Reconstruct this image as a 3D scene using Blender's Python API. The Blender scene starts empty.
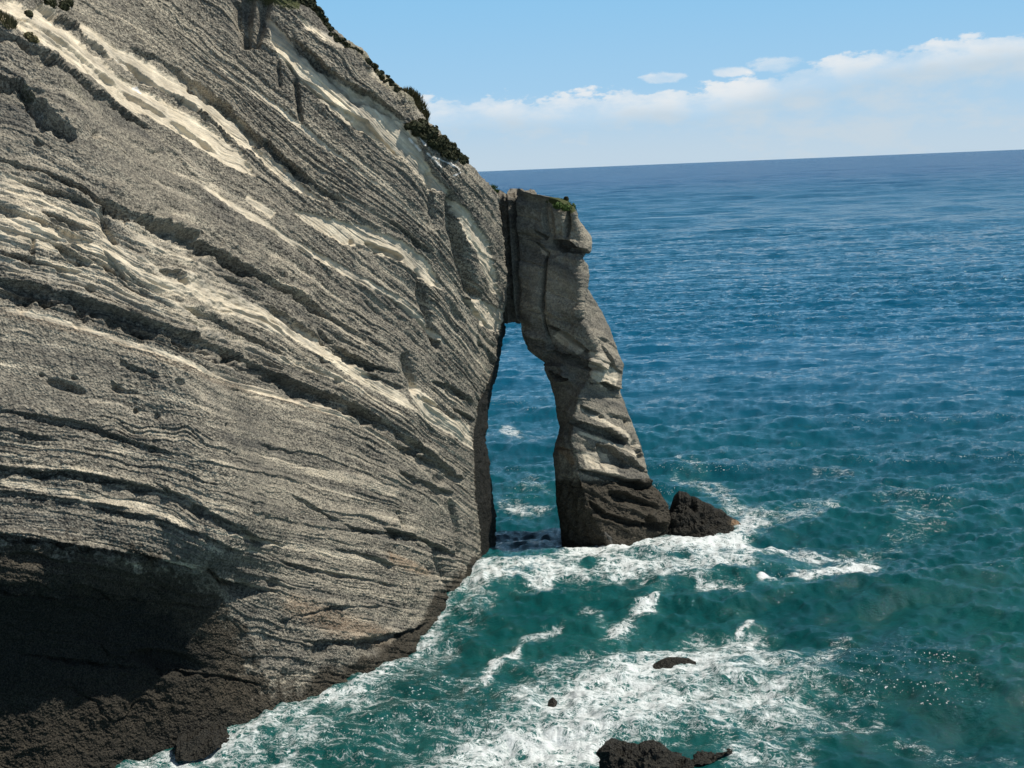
import bpy, math, random
import numpy as np
random.seed(7); rng = np.random.default_rng(11)
scene = bpy.context.scene
COL = scene.collection
W, H_IMG = 1024, 768
F_PX = 1407.0
CAM_H = 55.0
ROLL = math.atan(22.0/541.0)
PITCH = math.atan(214.0/F_PX)
SUN_AZ, SUN_EL = math.radians(94), math.radians(57)

# ------------------------------------------------------------------ camera
XW = np.array([1., 0, 0]); FW = np.array([0, math.cos(PITCH), -math.sin(PITCH)]); UP0 = np.array([0, math.sin(PITCH), math.cos(PITCH)])
RIGHT = math.cos(ROLL)*XW - math.sin(ROLL)*UP0
UP = math.sin(ROLL)*XW + math.cos(ROLL)*UP0
CAM = np.array([0, 0, CAM_H])
from mathutils import Matrix, Vector
cd = bpy.data.cameras.new("camera"); cam = bpy.data.objects.new("camera", cd); COL.objects.link(cam)
cd.sensor_width = 36; cd.lens = 36*F_PX/W; cd.clip_start = 1; cd.clip_end = 200000
m = Matrix.Identity(4)
for i in range(3):
    m[i][0] = RIGHT[i]; m[i][1] = UP[i]; m[i][2] = -FW[i]; m[i][3] = CAM[i]
cam.matrix_world = m
scene.camera = cam

def ray(px, py):
    """unit-forward ray directions for photograph points"""
    px = np.asarray(px, float); py = np.asarray(py, float)
    x = (px-W/2)/F_PX; y = -(py-H_IMG/2)/F_PX
    return FW + x[..., None]*RIGHT + y[..., None]*UP
def ground(px, py, z=0.0):
    d = ray(px, py); t = (z-CAM_H)/d[..., 2]
    return CAM + d*t[..., None]
def at_y(px, py, Y):
    d = ray(px, py); return CAM + d*(np.asarray(Y)/d[..., 1])[..., None]
def project(P):
    v = P-CAM; f = v@FW
    return W/2+F_PX*(v@RIGHT)/f, H_IMG/2-F_PX*(v@UP)/f

# ------------------------------------------------------------------ noise
_perm = rng.permutation(256).astype(np.int32); _perm = np.concatenate([_perm, _perm, _perm])
_g = rng.normal(size=(256, 3)); _g = (_g/np.linalg.norm(_g, axis=1, keepdims=True)).astype(np.float32)
def perlin(P):
    P = np.asarray(P, np.float32)
    sh = P.shape[:-1]; P = P.reshape(-1, 3)
    fl = np.floor(P); I = fl.astype(np.int32) & 255; f = P-fl
    u = f*f*f*(f*(f*6-15)+10)
    out = np.zeros(len(P), np.float32)
    for dx in (0, 1):
        wx = u[:, 0] if dx else 1-u[:, 0]
        a = _perm[(I[:, 0]+dx) & 255]
        for dy in (0, 1):
            wy = u[:, 1] if dy else 1-u[:, 1]
            b = _perm[(a+I[:, 1]+dy) & 255]
            for dz in (0, 1):
                wz = u[:, 2] if dz else 1-u[:, 2]
                g = _g[_perm[(b+I[:, 2]+dz) & 255]]
                dot = g[:, 0]*(f[:, 0]-dx)+g[:, 1]*(f[:, 1]-dy)+g[:, 2]*(f[:, 2]-dz)
                out += wx*wy*wz*dot
    return out.reshape(sh)*1.5
def fbm(P, oct=4, lac=2.03, gain=.5):
    P = np.asarray(P, np.float32); o = 0; a = 1; s = 0
    for i in range(oct):
        o = o+a*perlin(P+np.float32(17.3*i)); s += a; P = P*np.float32(lac); a *= gain
    return o/s
def ridged(P, oct=4, lac=2.1, gain=.55):
    P = np.asarray(P, np.float32); o = 0; a = 1; s = 0
    for i in range(oct):
        o = o+a*(1-np.abs(perlin(P+np.float32(9.1*i)))*2); s += a; P = P*np.float32(lac); a *= gain
    return o/s
def sstep(a, b, x):
    t = np.clip((x-a)/(b-a), 0, 1); return t*t*(3-2*t)
def smooth1(v, n):
    k = np.hanning(n+2)[1:-1]; k /= k.sum()
    return np.convolve(np.pad(v, n//2, mode='edge'), k, mode='valid')[:len(v)]
def blur2(A, n):
    k = np.hanning(n+2)[1:-1]; k /= k.sum()
    B = np.pad(A, ((n//2, n//2), (0, 0)), mode='edge')
    B = sum(k[i]*B[i:i+A.shape[0]] for i in range(n))
    B = np.pad(B, ((0, 0), (n//2, n//2)), mode='edge')
    return sum(k[i]*B[:, i:i+A.shape[1]] for i in range(n))

# polyline helpers --------------------------------------------------------
def poly_q(px, py, pts, reach):
    """signed distance (positive below / left), parameter, to polyline with extra per-vertex values; only where near"""
    pts = np.asarray(pts, float)
    lo = pts[:, :2].min(0)-reach; hi = pts[:, :2].max(0)+reach
    idx = np.nonzero((px > lo[0]) & (px < hi[0]) & (py > lo[1]) & (py < hi[1]))
    x = px[idx]; y = py[idx]
    best = np.full(x.shape, 1e9); q = np.zeros_like(x); ex = np.zeros((pts.shape[1]-2,)+x.shape); par = np.zeros_like(x)
    n = len(pts)-1
    for i in range(n):
        a = pts[i]; b = pts[i+1]; d = b[:2]-a[:2]; L = math.hypot(*d)+1e-9
        t0 = ((x-a[0])*d[0]+(y-a[1])*d[1])/L**2
        t = np.clip(t0, 0, 1)
        dx = x-a[0]-t*d[0]; dy = y-a[1]-t*d[1]
        D = np.hypot(dx, dy); mk = D < best
        cr = (d[0]*dy-d[1]*dx)/L
        best[mk] = D[mk]; q[mk] = np.where(cr >= 0, D, -D)[mk]; par[mk] = ((i+t)/n)[mk]
        for k in range(ex.shape[0]):
            ex[k][mk] = (a[2+k]+(b[2+k]-a[2+k])*t)[mk]
    return idx, q, par, ex
def ledge(hm, px, py, pts, out=.4, back=.8, up=14, warp=None, wid=None):
    """bed lip along pts (x,y,w): rock above stands out, recess of height w px below; left-to-right so 'below' is positive"""
    wmax = max(p[2] for p in pts)
    idx, q, par, ex = poly_q(px, py, pts, wmax*2+up*3)
    w = ex[0]*(wid[idx] if wid is not None else 1)
    fade = np.clip(np.minimum(par, 1-par)*12, 0, 1)
    if warp is not None: q = q+warp[idx]*np.minimum(1, w/6)
    above = out*np.exp(np.minimum(q, 0)/up)*(q <= 0)
    r = q/np.maximum(w, .5)
    below = -back*sstep(0, .12, r)*(1-sstep(.7, 1.25, r))*(q > 0) + out*np.clip(1-q/1.2, 0, 1)*(q > 0)
    hm[idx] += (above+below)*fade*np.minimum(1, w/5)
def groove(hm, px, py, pts, depth=1.0, asym=0.0):
    wmax = max(p[2] for p in pts)
    idx, q, par, ex = poly_q(px, py, pts, wmax*3)
    w = ex[0]; fade = np.clip(np.minimum(par, 1-par)*10, 0, 1)
    g = np.exp(-(np.where(q > 0, q/(1+asym), q/(1-asym))/w)**2)
    hm[idx] -= depth*g*fade
def strip(am, px, py, pts, val=1.0, soft=.35, warp=None):
    wmax = max(p[2] for p in pts)
    idx, q, par, ex = poly_q(px, py, pts, wmax*2+3)
    d = np.abs(q)
    if warp is not None: d = d+warp[idx]*.5
    v = val*(1-sstep(1-soft, 1+soft, d/np.maximum(ex[0], .3)))*np.clip(np.minimum(par, 1-par)*14+.25, 0, 1)
    am[idx] = np.maximum(am[idx], v)
def polygon(am, px, py, pts, val=1.0, soft=2.0, warp=None):
    pts = list(pts)
    p3 = [tuple(p)+() for p in pts]+[pts[0]]
    idx, q, par, ex = poly_q(px, py, np.array(p3, float), soft*3+4)
    x = px[idx]; y = py[idx]
    inside = np.zeros(x.shape, bool)
    n = len(pts)
    for i in range(n):
        x0, y0 = pts[i][:2]; x1, y1 = pts[(i+1) % n][:2]
        c = ((y0 > y) != (y1 > y)) & (x < (x1-x0)*(y-y0)/((y1-y0) or 1e-9)+x0)
        inside ^= c
    d = np.where(inside, np.abs(q), -np.abs(q))
    if warp is not None: d = d+warp[idx]
    v = val*sstep(-soft, soft, d)
    am[idx] = np.maximum(am[idx], v)
def pit(hm, px, py, x, y, rx, ry, ang, depth):
    c, s = math.cos(math.radians(ang)), math.sin(math.radians(ang))
    dx = px-x; dy = py-y
    u = (dx*c+dy*s)/rx; v = (-dx*s+dy*c)/ry
    r = u*u+v*v
    hm -= depth*np.exp(-r*r)*(r < 9)

def splat(am, px, py, pts, val, warp):
    wmax = max(p[2] for p in pts)
    idx, q, par, ex = poly_q(px, py, pts, wmax*2.6+34)
    w = np.maximum(ex[0], .5)
    d = np.maximum(np.abs(q)+warp[idx]*np.minimum(1.2, .25+w/12), 0)
    v = val*np.exp(-(d/(w*1.12))**2.4)
    am[idx] = 1-(1-am[idx])*(1-v)
# mesh helpers --------------------------------------------------------------
def mesh_obj(name, V, Fc, mat, attrs=None, smooth=True, parent=None):
    me = bpy.data.meshes.new(name)
    V = np.asarray(V, np.float32).reshape(-1, 3); Fc = np.asarray(Fc, np.int32)
    n = Fc.shape[1]
    me.vertices.add(len(V)); me.vertices.foreach_set('co', V.ravel())
    me.loops.add(Fc.size); me.loops.foreach_set('vertex_index', Fc.ravel())
    me.polygons.add(len(Fc)); me.polygons.foreach_set('loop_start', np.arange(0, Fc.size, n, dtype=np.int32))
    me.polygons.foreach_set('use_smooth', np.full(len(Fc), smooth))
    for k, a in (attrs or {}).items():
        at = me.attributes.new(k, 'FLOAT', 'POINT'); at.data.foreach_set('value', np.asarray(a, np.float32).ravel())
    me.update(calc_edges=True); me.validate()
    if mat: me.materials.append(mat)
    o = bpy.data.objects.new(name, me); COL.objects.link(o)
    if parent: o.parent = parent
    return o
def grid_faces(R, C, wrap=False, flip=False):
    i = np.arange(R-1)[:, None]; j = np.arange(C if wrap else C-1)[None, :]
    j2 = (j+1) % C
    f = np.stack([i*C+j, (i+1)*C+j, (i+1)*C+j2, i*C+j2], -1).reshape(-1, 4)
    return f[:, ::-1] if flip else f
def grid_normals(P):
    du = np.gradient(P, axis=1); dv = np.gradient(P, axis=0)
    n = np.cross(dv, du); n /= np.linalg.norm(n, axis=-1, keepdims=True)+1e-12
    s = np.sign(((CAM-P)*n).sum(-1, keepdims=True)); s[s == 0] = 1
    return n*s
def thing(o, label=None, cat=None, group=None, kind=None):
    if label: o['label'] = label
    if cat: o['category'] = cat
    if group: o['group'] = group
    if kind: o['kind'] = kind
    return o

# ------------------------------------------------------------------ materials
def new_mat(name):
    mt = bpy.data.materials.new(name); mt.use_nodes = True
    nt = mt.node_tree; nt.nodes.clear()
    return mt, nt
class NT:
    def __init__(s, nt): s.nt = nt; s.l = nt.links
    def n(s, t, **k):
        nd = s.nt.nodes.new(t)
        for a, v in k.items(): setattr(nd, a, v)
        return nd
    def put(s, sock, v):
        if isinstance(v, bpy.types.NodeSocket): s.l.new(v, sock)
        elif v is not None: sock.default_value = v
    def math(s, op, a, b=None, c=None, clamp=False):
        nd = s.n('ShaderNodeMath', operation=op, use_clamp=clamp)
        for i, v in enumerate((a, b, c)):
            if v is not None: s.put(nd.inputs[i], v)
        return nd.outputs[0]
    def mix(s, f, a, b, blend='MIX'):
        nd = s.n('ShaderNodeMix', data_type='RGBA', blend_type=blend)
        s.put(nd.inputs[0], f)
        for i, v in ((6, a), (7, b)):
            if isinstance(v, tuple): v = v+(1,) if len(v) == 3 else v
            s.put(nd.inputs[i], v)
        return nd.outputs[2]
    def noise(s, vec, scale, detail=4, rough=.55, dist=0.0):
        nd = s.n('ShaderNodeTexNoise'); s.put(nd.inputs['Vector'], vec)
        nd.inputs['Scale'].default_value = scale; nd.inputs['Detail'].default_value = detail
        nd.inputs['Roughness'].default_value = rough; nd.inputs['Distortion'].default_value = dist
        return nd.outputs['Fac']
    def vor(s, vec, scale, feature='F1', out='Distance'):
        nd = s.n('ShaderNodeTexVoronoi', feature=feature); s.put(nd.inputs['Vector'], vec); nd.inputs['Scale'].default_value = scale
        return nd.outputs[out]
    def ramp(s, f, lo, hi, a=0.0, b=1.0, mode='SMOOTHSTEP'):
        nd = s.n('ShaderNodeMapRange', interpolation_type=mode)
        s.put(nd.inputs['Value'], f)
        for k, v in (('From Min', lo), ('From Max', hi), ('To Min', a), ('To Max', b)): s.put(nd.inputs[k], v)
        return nd.outputs['Result']
    def attr(s, name): return s.n('ShaderNodeAttribute', attribute_name=name).outputs['Fac']
    def pos(s): return s.n('ShaderNodeNewGeometry').outputs['Position']
    def mapping(s, vec, scale=(1, 1, 1), rot=(0, 0, 0)):
        nd = s.n('ShaderNodeMapping'); s.put(nd.inputs['Vector'], vec)
        nd.inputs['Scale'].default_value = scale; nd.inputs['Rotation'].default_value = rot
        return nd.outputs[0]
    def bump(s, h, strength, dist, normal=None):
        nd = s.n('ShaderNodeBump'); s.put(nd.inputs['Height'], h); s.put(nd.inputs['Strength'], strength)
        nd.inputs['Distance'].default_value = dist
        if normal is not None: s.put(nd.inputs['Normal'], normal)
        return nd.outputs[0]
    def principled(s, color, rough, normal=None, spec=.3, **k):
        b = s.n('ShaderNodeBsdfPrincipled'); s.put(b.inputs['Base Color'], color if isinstance(color, bpy.types.NodeSocket) else tuple(color)+(1,))
        s.put(b.inputs['Roughness'], rough); s.put(b.inputs['Specular IOR Level'], spec)
        if normal is not None: s.put(b.inputs['Normal'], normal)
        for a, v in k.items(): s.put(b.inputs[a], v)
        o = s.n('ShaderNodeOutputMaterial'); s.l.new(b.outputs[0], o.inputs[0])
        return b

def rock_material():
    """conglomerate with pale sandstone beds; masks painted on the rock, some shade among them: sand, wet, warm, white"""
    mt, nt = new_mat('stratified_rock'); k = NT(nt); p = k.pos()
    sand = k.attr('sand'); wet_shade = k.attr('wet_shade'); warm = k.attr('warm'); white = k.attr('white'); veg = k.attr('veg')
    nz = k.noise(p, .9, 5, .6); fine = k.noise(p, 7.0, 3, .6)
    peb = k.vor(p, 5.0, out='Color'); pebd = k.vor(p, 5.0)
    sep = k.n('ShaderNodeSeparateColor'); k.l.new(peb, sep.inputs[0])
    tone = k.math('MULTIPLY_ADD', sep.outputs[0], .55, k.math('MULTIPLY', fine, .45))
    pb = k.attr('peb'); tone = k.math('ADD', k.math('MULTIPLY', k.math('SUBTRACT', tone, .5), pb), .5)
    cong = k.mix(k.ramp(tone, .3, .75), (.100, .095, .083), (.305, .284, .236))
    big = k.noise(p, .11, 4, .55)
    cong = k.mix(k.ramp(big, .35, .7, 0, .35), cong, (.27, .25, .21))
    sc = k.mix(k.ramp(nz, .3, .75), (.45, .40, .315), (.64, .58, .47))
    sf = k.math('ADD', sand, k.math('MULTIPLY', k.math('SUBTRACT', fine, .5), .8))
    base = k.mix(k.ramp(sf, .32, .68), cong, sc)
    tn = k.attr('tone')
    mul = k.n('ShaderNodeMix', data_type='RGBA', blend_type='MULTIPLY'); mul.inputs[0].default_value = 1
    tc = k.mix(k.ramp(tn, .15, .85, mode='LINEAR'), (.55, .56, .58), (1.42, 1.38, 1.30)); k.l.new(base, mul.inputs[6]); k.l.new(tc, mul.inputs[7]); base = mul.outputs[2]
    base = k.mix(k.math('MULTIPLY', warm, .5), base, (.27, .165, .09))
    base = k.mix(k.ramp(k.math('ADD', white, k.math('MULTIPLY', k.math('SUBTRACT', nz, .5), .9)), .4, .65), base, (.78, .76, .72))
    wn = k.ramp(k.math('ADD', k.math('MINIMUM', wet_shade, 1.0), k.math('MULTIPLY', k.math('SUBTRACT', nz, .5), .8)), .25, .75)
    wet_shade_col = k.mix(k.ramp(fine, .35, .7), (.014, .013, .011), (.070, .060, .044))
    wet_shade_col = k.mix(k.ramp(wet_shade, 1.05, 1.5), wet_shade_col, k.mix(k.ramp(fine, .35, .75), (.006, .009, .011), (.026, .029, .028)))  # near-black for soaked rocks, and for shade painted on overhang and arch wall
    base = k.mix(k.math('MULTIPLY', wn, k.ramp(wet_shade, .9, 1.4, .9, 1.0)), base, wet_shade_col)
    base = k.mix(k.ramp(k.math('ADD', veg, k.math('MULTIPLY', k.math('SUBTRACT', fine, .5), 1.0)), .4, .7), base, (.06, .07, .028))
    rough = k.ramp(wn, 0, 1, .92, .68)
    hs = k.math('ADD', k.math('MULTIPLY', pebd, 1.0), k.math('MULTIPLY', fine, .9))
    st = k.math('MULTIPLY', k.ramp(sf, .3, .7, 1.0, .35), k.ramp(pb, 0, 1, .35, 1.0))
    nrm = k.bump(hs, st, .14)
    k.principled(base, rough, nrm, spec=k.ramp(wn, 0, 1, .2, .1))
    return mt
ROCK = rock_material()

# ------------------------------------------------------------------ cliff
strike = np.array([.45, .893]); strike /= np.linalg.norm(strike); inward = np.array([-strike[1], strike[0]])
shore = np.array([(-420, 905), (-200, 860), (-60, 815), (40, 790), (100, 772), (148, 757), (190, 748), (228, 735), (250, 724), (285, 712), (320, 697), (350, 683), (375, 668),
                  (400, 650), (425, 632), (437, 617), (447, 601), (458, 589), (468, 580), (474, 572), (480, 563), (486, 556)], float)
G0 = ground(shore[:, 0], shore[:, 1])
fa = G0[:, :2]@strike; fd = G0[:, :2]@inward
o_ = np.argsort(fa); fa = fa[o_]; fd = fd[o_]
aa = np.linspace(fa.min()-30, fa.max()+200, 600)
dd = smooth1(np.interp(aa, fa, fd), 9)
a_of = lambda x, y: float(ground(np.array(x), np.array(y))[:2]@strike)
A1, A2 = a_of(190, 748), a_of(345, 686)
A3, A4 = a_of(375, 668), a_of(472, 574)
def back_off(z, a):
    b = np.interp(z, [-6, 0, 6, 20, 35, 50, 70, 90, 140], [-.6, 0, .8, 3, 7, 13, 25, 39, 78])
    ov = np.interp(z, [-6, 0, 3, 8, 14, 18, 21, 24, 30, 60, 140], [0, 0, .5, .2, -1.8, -5.2, -8.2, -9.6, -10, -9.6, -8])
    steep = 1-1.36*sstep(A3, A4, a)   # the face stands steeper towards the arch
    return b*steep+ov*(1-sstep(A1, A2, a))
def cliff_depth(px, py):
    d = ray(px, py); lo = np.full(px.shape, 50.); hi = np.full(px.shape, 700.)
    for i in range(46):
        t = (lo+hi)/2; P = CAM+d*t[..., None]
        a = P[..., 0]*strike[0]+P[..., 1]*strike[1]; g = P[..., 0]*inward[0]+P[..., 1]*inward[1]-np.interp(a, aa, dd)-back_off(P[..., 2], a)
        inn = g > 0
        hi = np.where(inn, t, hi); lo = np.where(inn, lo, t)
    return (lo+hi)/2
EDGE = np.array([(-110, 215), (-60, 255), (-20, 292), (0, 305), (5, 309), (10, 317), (18, 322), (25, 327), (32, 338), (42, 350), (50, 362), (60, 371), (70, 377), (78, 386), (85, 396), (92, 403),
                 (100, 412), (112, 421), (122, 427), (132, 440), (145, 453), (155, 463), (163, 468), (168, 474), (175, 479), (182, 486), (188, 493), (195, 498), (210, 500), (230, 502),
                 (250, 505), (280, 507), (300, 507), (312, 505), (330, 502), (345, 497), (360, 495), (372, 493), (388, 486), (400, 479), (420, 476), (432, 473), (445, 473),
                 (470, 474), (500, 475), (520, 478), (540, 480), (560, 481), (575, 484), (620, 486), (980, 486)], float)
OPEN = np.array([(-110, 0), (300, 0), (318, 1), (325, 2), (345, 3), (370, 4), (388, 7), (403, 12), (412, 10), (430, 13), (440, 13), (460, 15.5), (490, 16.5), (510, 18), (545, 15), (560, 14), (980, 14)], float)

GUIDES = [  # bedding traces across the face, top to bottom
 [(-260, -330), (0, -190), (200, -60), (300, 20), (350, 70), (400, 125), (440, 170), (480, 215), (520, 262)],
 [(-260, -230), (0, -95), (100, -30), (205, 52), (260, 95), (330, 150), (400, 205), (440, 238), (480, 285), (520, 335)],
 [(-260, -120), (0, -30), (60, 0), (140, 45), (195, 78), (240, 110), (270, 145), (310, 180), (340, 202), (400, 232), (440, 265), (480, 320), (520, 370)],
 [(-260, -90), (0, 15), (40, 40), (80, 65), (110, 90), (150, 122), (200, 152), (260, 185), (300, 212), (345, 250), (390, 290), (430, 322), (470, 370), (520, 420)],
 [(-260, 90), (0, 160), (45, 172), (95, 196), (150, 220), (200, 234), (240, 260), (290, 290), (340, 320), (390, 352), (430, 390), (475, 430), (520, 470)],
 [(-260, 160), (0, 215), (50, 232), (100, 250), (130, 270), (160, 285), (200, 302), (260, 320), (300, 350), (340, 375), (400, 410), (440, 440), (475, 462), (520, 495)],
 [(-260, 225), (0, 276), (60, 292), (110, 305), (160, 325), (220, 345), (280, 372), (345, 400), (400, 434), (470, 488), (520, 520)],
 [(-260, 250), (0, 303), (60, 318), (110, 333), (160, 345), (220, 378), (280, 398), (345, 418), (400, 450), (470, 510), (520, 540)],
 [(-260, 390), (0, 420), (100, 430), (200, 450), (300, 478), (390, 502), (440, 522), (478, 545), (520, 565)],
 [(-260, 460), (0, 478), (80, 486), (170, 505), (200, 522), (270, 540), (340, 560), (430, 576), (520, 590)],
 [(-260, 525), (0, 535), (100, 546), (150, 555), (210, 575), (300, 605), (400, 620), (520, 625)],
 [(-260, 630), (0, 640), (150, 660), (250, 680), (400, 690), (520, 700)],
 [(-260, 960), (520, 960)]]
def bedding(px, py):
    ys = np.stack([smooth1(np.interp(np.arange(-260, 521), *np.array(g, float).T), 21) for g in GUIDES])
    xi = np.clip(px+260, 0, 779.99); i0 = xi.astype(int); fr = xi-i0
    s = np.zeros_like(px)
    prev = ys[0][i0]*(1-fr)+ys[0][i0+1]*fr
    s = np.where(py < prev, (py-prev)/90., s)
    for k in range(1, len(GUIDES)):
        cur = ys[k][i0]*(1-fr)+ys[k][i0+1]*fr
        t = (py-prev)/np.maximum(cur-prev, 1)
        s = np.where((t >= 0) & (t < 1), k-1+t, s); prev = cur
    return s

def build_cliff():
    rows = np.concatenate([np.arange(-110, -4, 3.), np.arange(-4, 772, .62), np.arange(772, 960, 4.)])
    NC = 820
    edge = np.interp(rows, EDGE[:, 0], EDGE[:, 1])
    edge += 1.3*perlin(np.stack([rows*.09, rows*0, rows*0+3], -1))+.8*perlin(np.stack([rows*.31, rows*0, rows*0+8], -1))
    tt = np.concatenate([np.linspace(-340, -6, 40)[:-1], np.linspace(-6, 1e3, 2)[:1]])
    tin = np.linspace(0, 1, NC)
    px = np.concatenate([np.broadcast_to(tt, (len(rows), len(tt))), -5+(edge[:, None]+5)*tin[None, :]], 1)
    py = np.broadcast_to(rows[:, None], px.shape).copy()
    # smooth base form, solved on a coarse lattice
    cx = np.arange(-348, 540, 6.); cy = np.arange(-116, 980, 6.)
    CX, CY = np.meshgrid(cx, cy); D = cliff_depth(CX, CY); D = blur2(D, 5)
    fx = (px-cx[0])/6; fy = (py-cy[0])/6; ix = fx.astype(int); iy = fy.astype(int); fx -= ix; fy -= iy
    T = D[iy, ix]*(1-fx)*(1-fy)+D[iy, ix+1]*fx*(1-fy)+D[iy+1, ix]*(1-fx)*fy+D[iy+1, ix+1]*fx*fy
    e = edge[:, None]-px
    sky = 1-sstep(170, 215, py)
    wr = 26*sky+8*(1-sky); rr = 5.0*sky+1.2*(1-sky)
    c = np.clip(1-e/wr, 0, 1)
    T = T+rr*(1-np.sqrt(np.maximum(1-c*c, 0)))
    P = CAM+ray(px, py)*T[..., None]
    N = grid_normals(blur2(P[..., 0], 3)[..., None]*0+P)
    s = bedding(px, py)
    # ---- relief
    wp = 2.6*fbm(np.stack([px*.05, py*.05, px*0], -1), 3)+1.5*perlin(np.stack([px*.22, py*.22, px*0+5], -1))+.9*perlin(np.stack([px*.55, py*.55, px*0+6], -1))
    wm_ = np.clip(.85+1.3*fbm(np.stack([px*.035, py*.02, px*0+71], -1), 3, 2.2, .6), .25, 1.5)
    lm = np.clip(.95+1.7*fbm(np.stack([px*.04, py*.04, px*0+31], -1), 3, 2.2, .6), .12, 1.9)
    h = np.zeros_like(px); sand = np.zeros_like(px); wet_shade = np.zeros_like(px); warm = np.zeros_like(px); white = np.zeros_like(px); veg = np.zeros_like(px)
    SAND = [
     [(-8, -4), (14, -2), (30, 8), (45, 2), (60, 20), (75, 32), (95, 50), (120, 70), (150, 88), (185, 108), (215, 128), (240, 150), (258, 178), (240, 172), (205, 150), (175, 130), (150, 118), (125, 105), (100, 85), (75, 65), (40, 42), (15, 25), (-8, 14)],
     [(68, 12), (90, 25), (120, 45), (150, 60), (180, 78), (205, 95), (225, 112), (255, 146), (275, 160), (300, 182), (325, 202), (310, 198), (285, 183), (268, 165), (250, 150), (235, 140), (210, 115), (180, 95), (150, 80), (120, 60), (90, 38)],
     [(196, 82), (215, 100), (240, 120), (262, 145), (250, 146), (228, 122), (205, 102)],
     [(266, 17), (280, 30), (292, 42), (305, 55), (325, 72), (350, 88), (375, 97), (400, 118), (412, 130), (425, 160), (440, 182), (455, 195), (430, 190), (405, 162), (385, 145), (362, 130), (345, 122), (330, 110), (312, 92), (295, 75), (280, 58), (270, 40)],
     [(292, 13), (310, 25), (330, 34), (352, 49), (340, 49), (322, 40), (305, 28)],
     [(362, 65), (375, 73), (392, 86), (388, 87), (372, 76)],
     [(293, 209), (312, 213), (330, 218), (345, 222), (368, 225), (375, 232), (400, 240), (430, 262), (445, 290), (430, 285), (400, 262), (380, 255), (365, 245), (345, 245), (325, 235), (310, 225)],
     [(180, 268), (205, 283), (225, 290), (262, 303), (290, 323), (320, 338), (345, 358), (370, 376), (400, 393), (416, 412), (400, 408), (370, 390), (340, 371), (320, 357), (290, 337), (260, 328), (235, 315), (205, 305), (185, 295)],
     [(408, 378), (425, 395), (445, 415), (470, 425), (473, 450), (450, 436), (425, 420), (408, 402)],
     [(468, 300), (480, 297), (505, 312), (503, 330), (497, 334), (480, 322)],
     [(455, 200), (470, 210), (490, 245), (503, 300), (492, 290), (478, 255), (466, 230)],
    ]
    for g in SAND: polygon(sand, px, py, g, .9, 2.2, wp)
    STR = [([(200, 178, 3), (240, 208, 4), (290, 240, 3), (330, 262, 4), (400, 300, 3), (450, 350, 2)], .75), ([(246, 195, 4), (275, 216, 4)], .7),
           ([(203, 50, 1.5), (235, 80, 2.5), (262, 98, 4), (290, 118, 4), (330, 150, 2), (400, 203, 1.5), (430, 232, 1.5)], .6),
           ([(0, 190, 4), (50, 205, 4), (90, 222, 4)], .6), ([(-10, 215, 5), (50, 232, 5), (90, 247, 5), (120, 255, 8), (140, 272, 4), (165, 288, 3), (190, 300, 4)], .8),
           ([(-10, 232, 6), (40, 245, 5), (80, 262, 5)], .6), ([(-10, 262, 7), (50, 278, 6), (100, 290, 7), (160, 312, 6), (230, 340, 5), (300, 365, 5), (350, 385, 4), (420, 432, 4)], .55),
           ([(100, 240, 5), (118, 252, 8), (140, 266, 3)], .7), ([(-5, 307, 3), (60, 322, 3), (110, 337, 2.5), (160, 352, 3), (240, 382, 2), (262, 390, 3.5), (285, 398, 2), (335, 412, 3.5), (352, 420, 2)], .8),  # long lip strip paints the sun on the ledge top as pale rock
           ([(340, 412, 4), (400, 450, 4), (440, 470, 4), (472, 490, 3)], .45), ([(-5, 480, 5), (30, 487, 4), (85, 497, 4), (140, 505, 5), (195, 527, 3)], .55),  # second strip pales the ledge tops to paint sun on them
           ([(300, 470, 5), (360, 480, 8), (400, 495, 6)], .5), ([(205, 528, 2), (270, 543, 3), (320, 552, 4), (400, 565, 4)], .5), ([(110, 550, 2), (150, 556, 2.5), (200, 563, 2.5)], .55),
           ([(390, 560, 5), (430, 570, 4)], .5), ([(340, 300, 5), (400, 330, 6), (440, 375, 5)], .35), ([(430, 235, 3), (460, 300, 4), (480, 350, 4)], .45)]
    for g, v in STR: strip(sand, px, py, g, v, .5, wp)
    sand = np.maximum(sand, np.clip(.22+.75*fbm(np.stack([s*9, px*.012, py*0], -1), 3), 0, .5)*sstep(.2, 1, s))
    strip(warm, px, py, [(385, 556, 5), (410, 566, 5), (435, 574, 3)], .8, .5, wp); strip(warm, px, py, [(280, 600, 8), (340, 625, 12), (390, 640, 8)], .6, .8, wp)
    strip(warm, px, py, [(-5, 310, 5), (110, 338, 4), (200, 372, 4), (345, 418, 3)], .3, .6, wp)
    for g in ([(409, 137, 1.5), (417, 146, 2.2), (421, 152, 1.6)], [(418, 138, 1.2), (425, 146, 1.8)], [(425, 152, 1.5), (437, 164, 2.2), (442, 168, 1)], [(430, 156, 1.2), (448, 163, 1.4), (462, 170, 1.2)],
              [(120, 55, 1.5), (130, 62, 1.5)], [(138, 82, 1.3), (146, 90, 1.2)], [(141, 97, 1.2), (147, 105, 1.2)], [(453, 176, 1.2), (462, 172, 1)]):
        strip(white, px, py, g, .62, .8, wp*.6)
    strip(veg, px, py, [(240, -20, 16), (285, 3, 9), (300, 8, 5)], .7, .8, wp); strip(veg, px, py, [(345, 40, 4), (372, 66, 5), (400, 92, 7), (420, 110, 8)], .5, .7, wp)
    strip(veg, px, py, [(60, 80, 9), (85, 98, 7), (100, 108, 5)], .42, .8, wp); strip(veg, px, py, [(20, 88, 6), (35, 102, 6)], .5, .8, wp); strip(veg, px, py, [(412, 130, 6), (430, 140, 9), (460, 160, 6)], .6, .8, wp)
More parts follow.
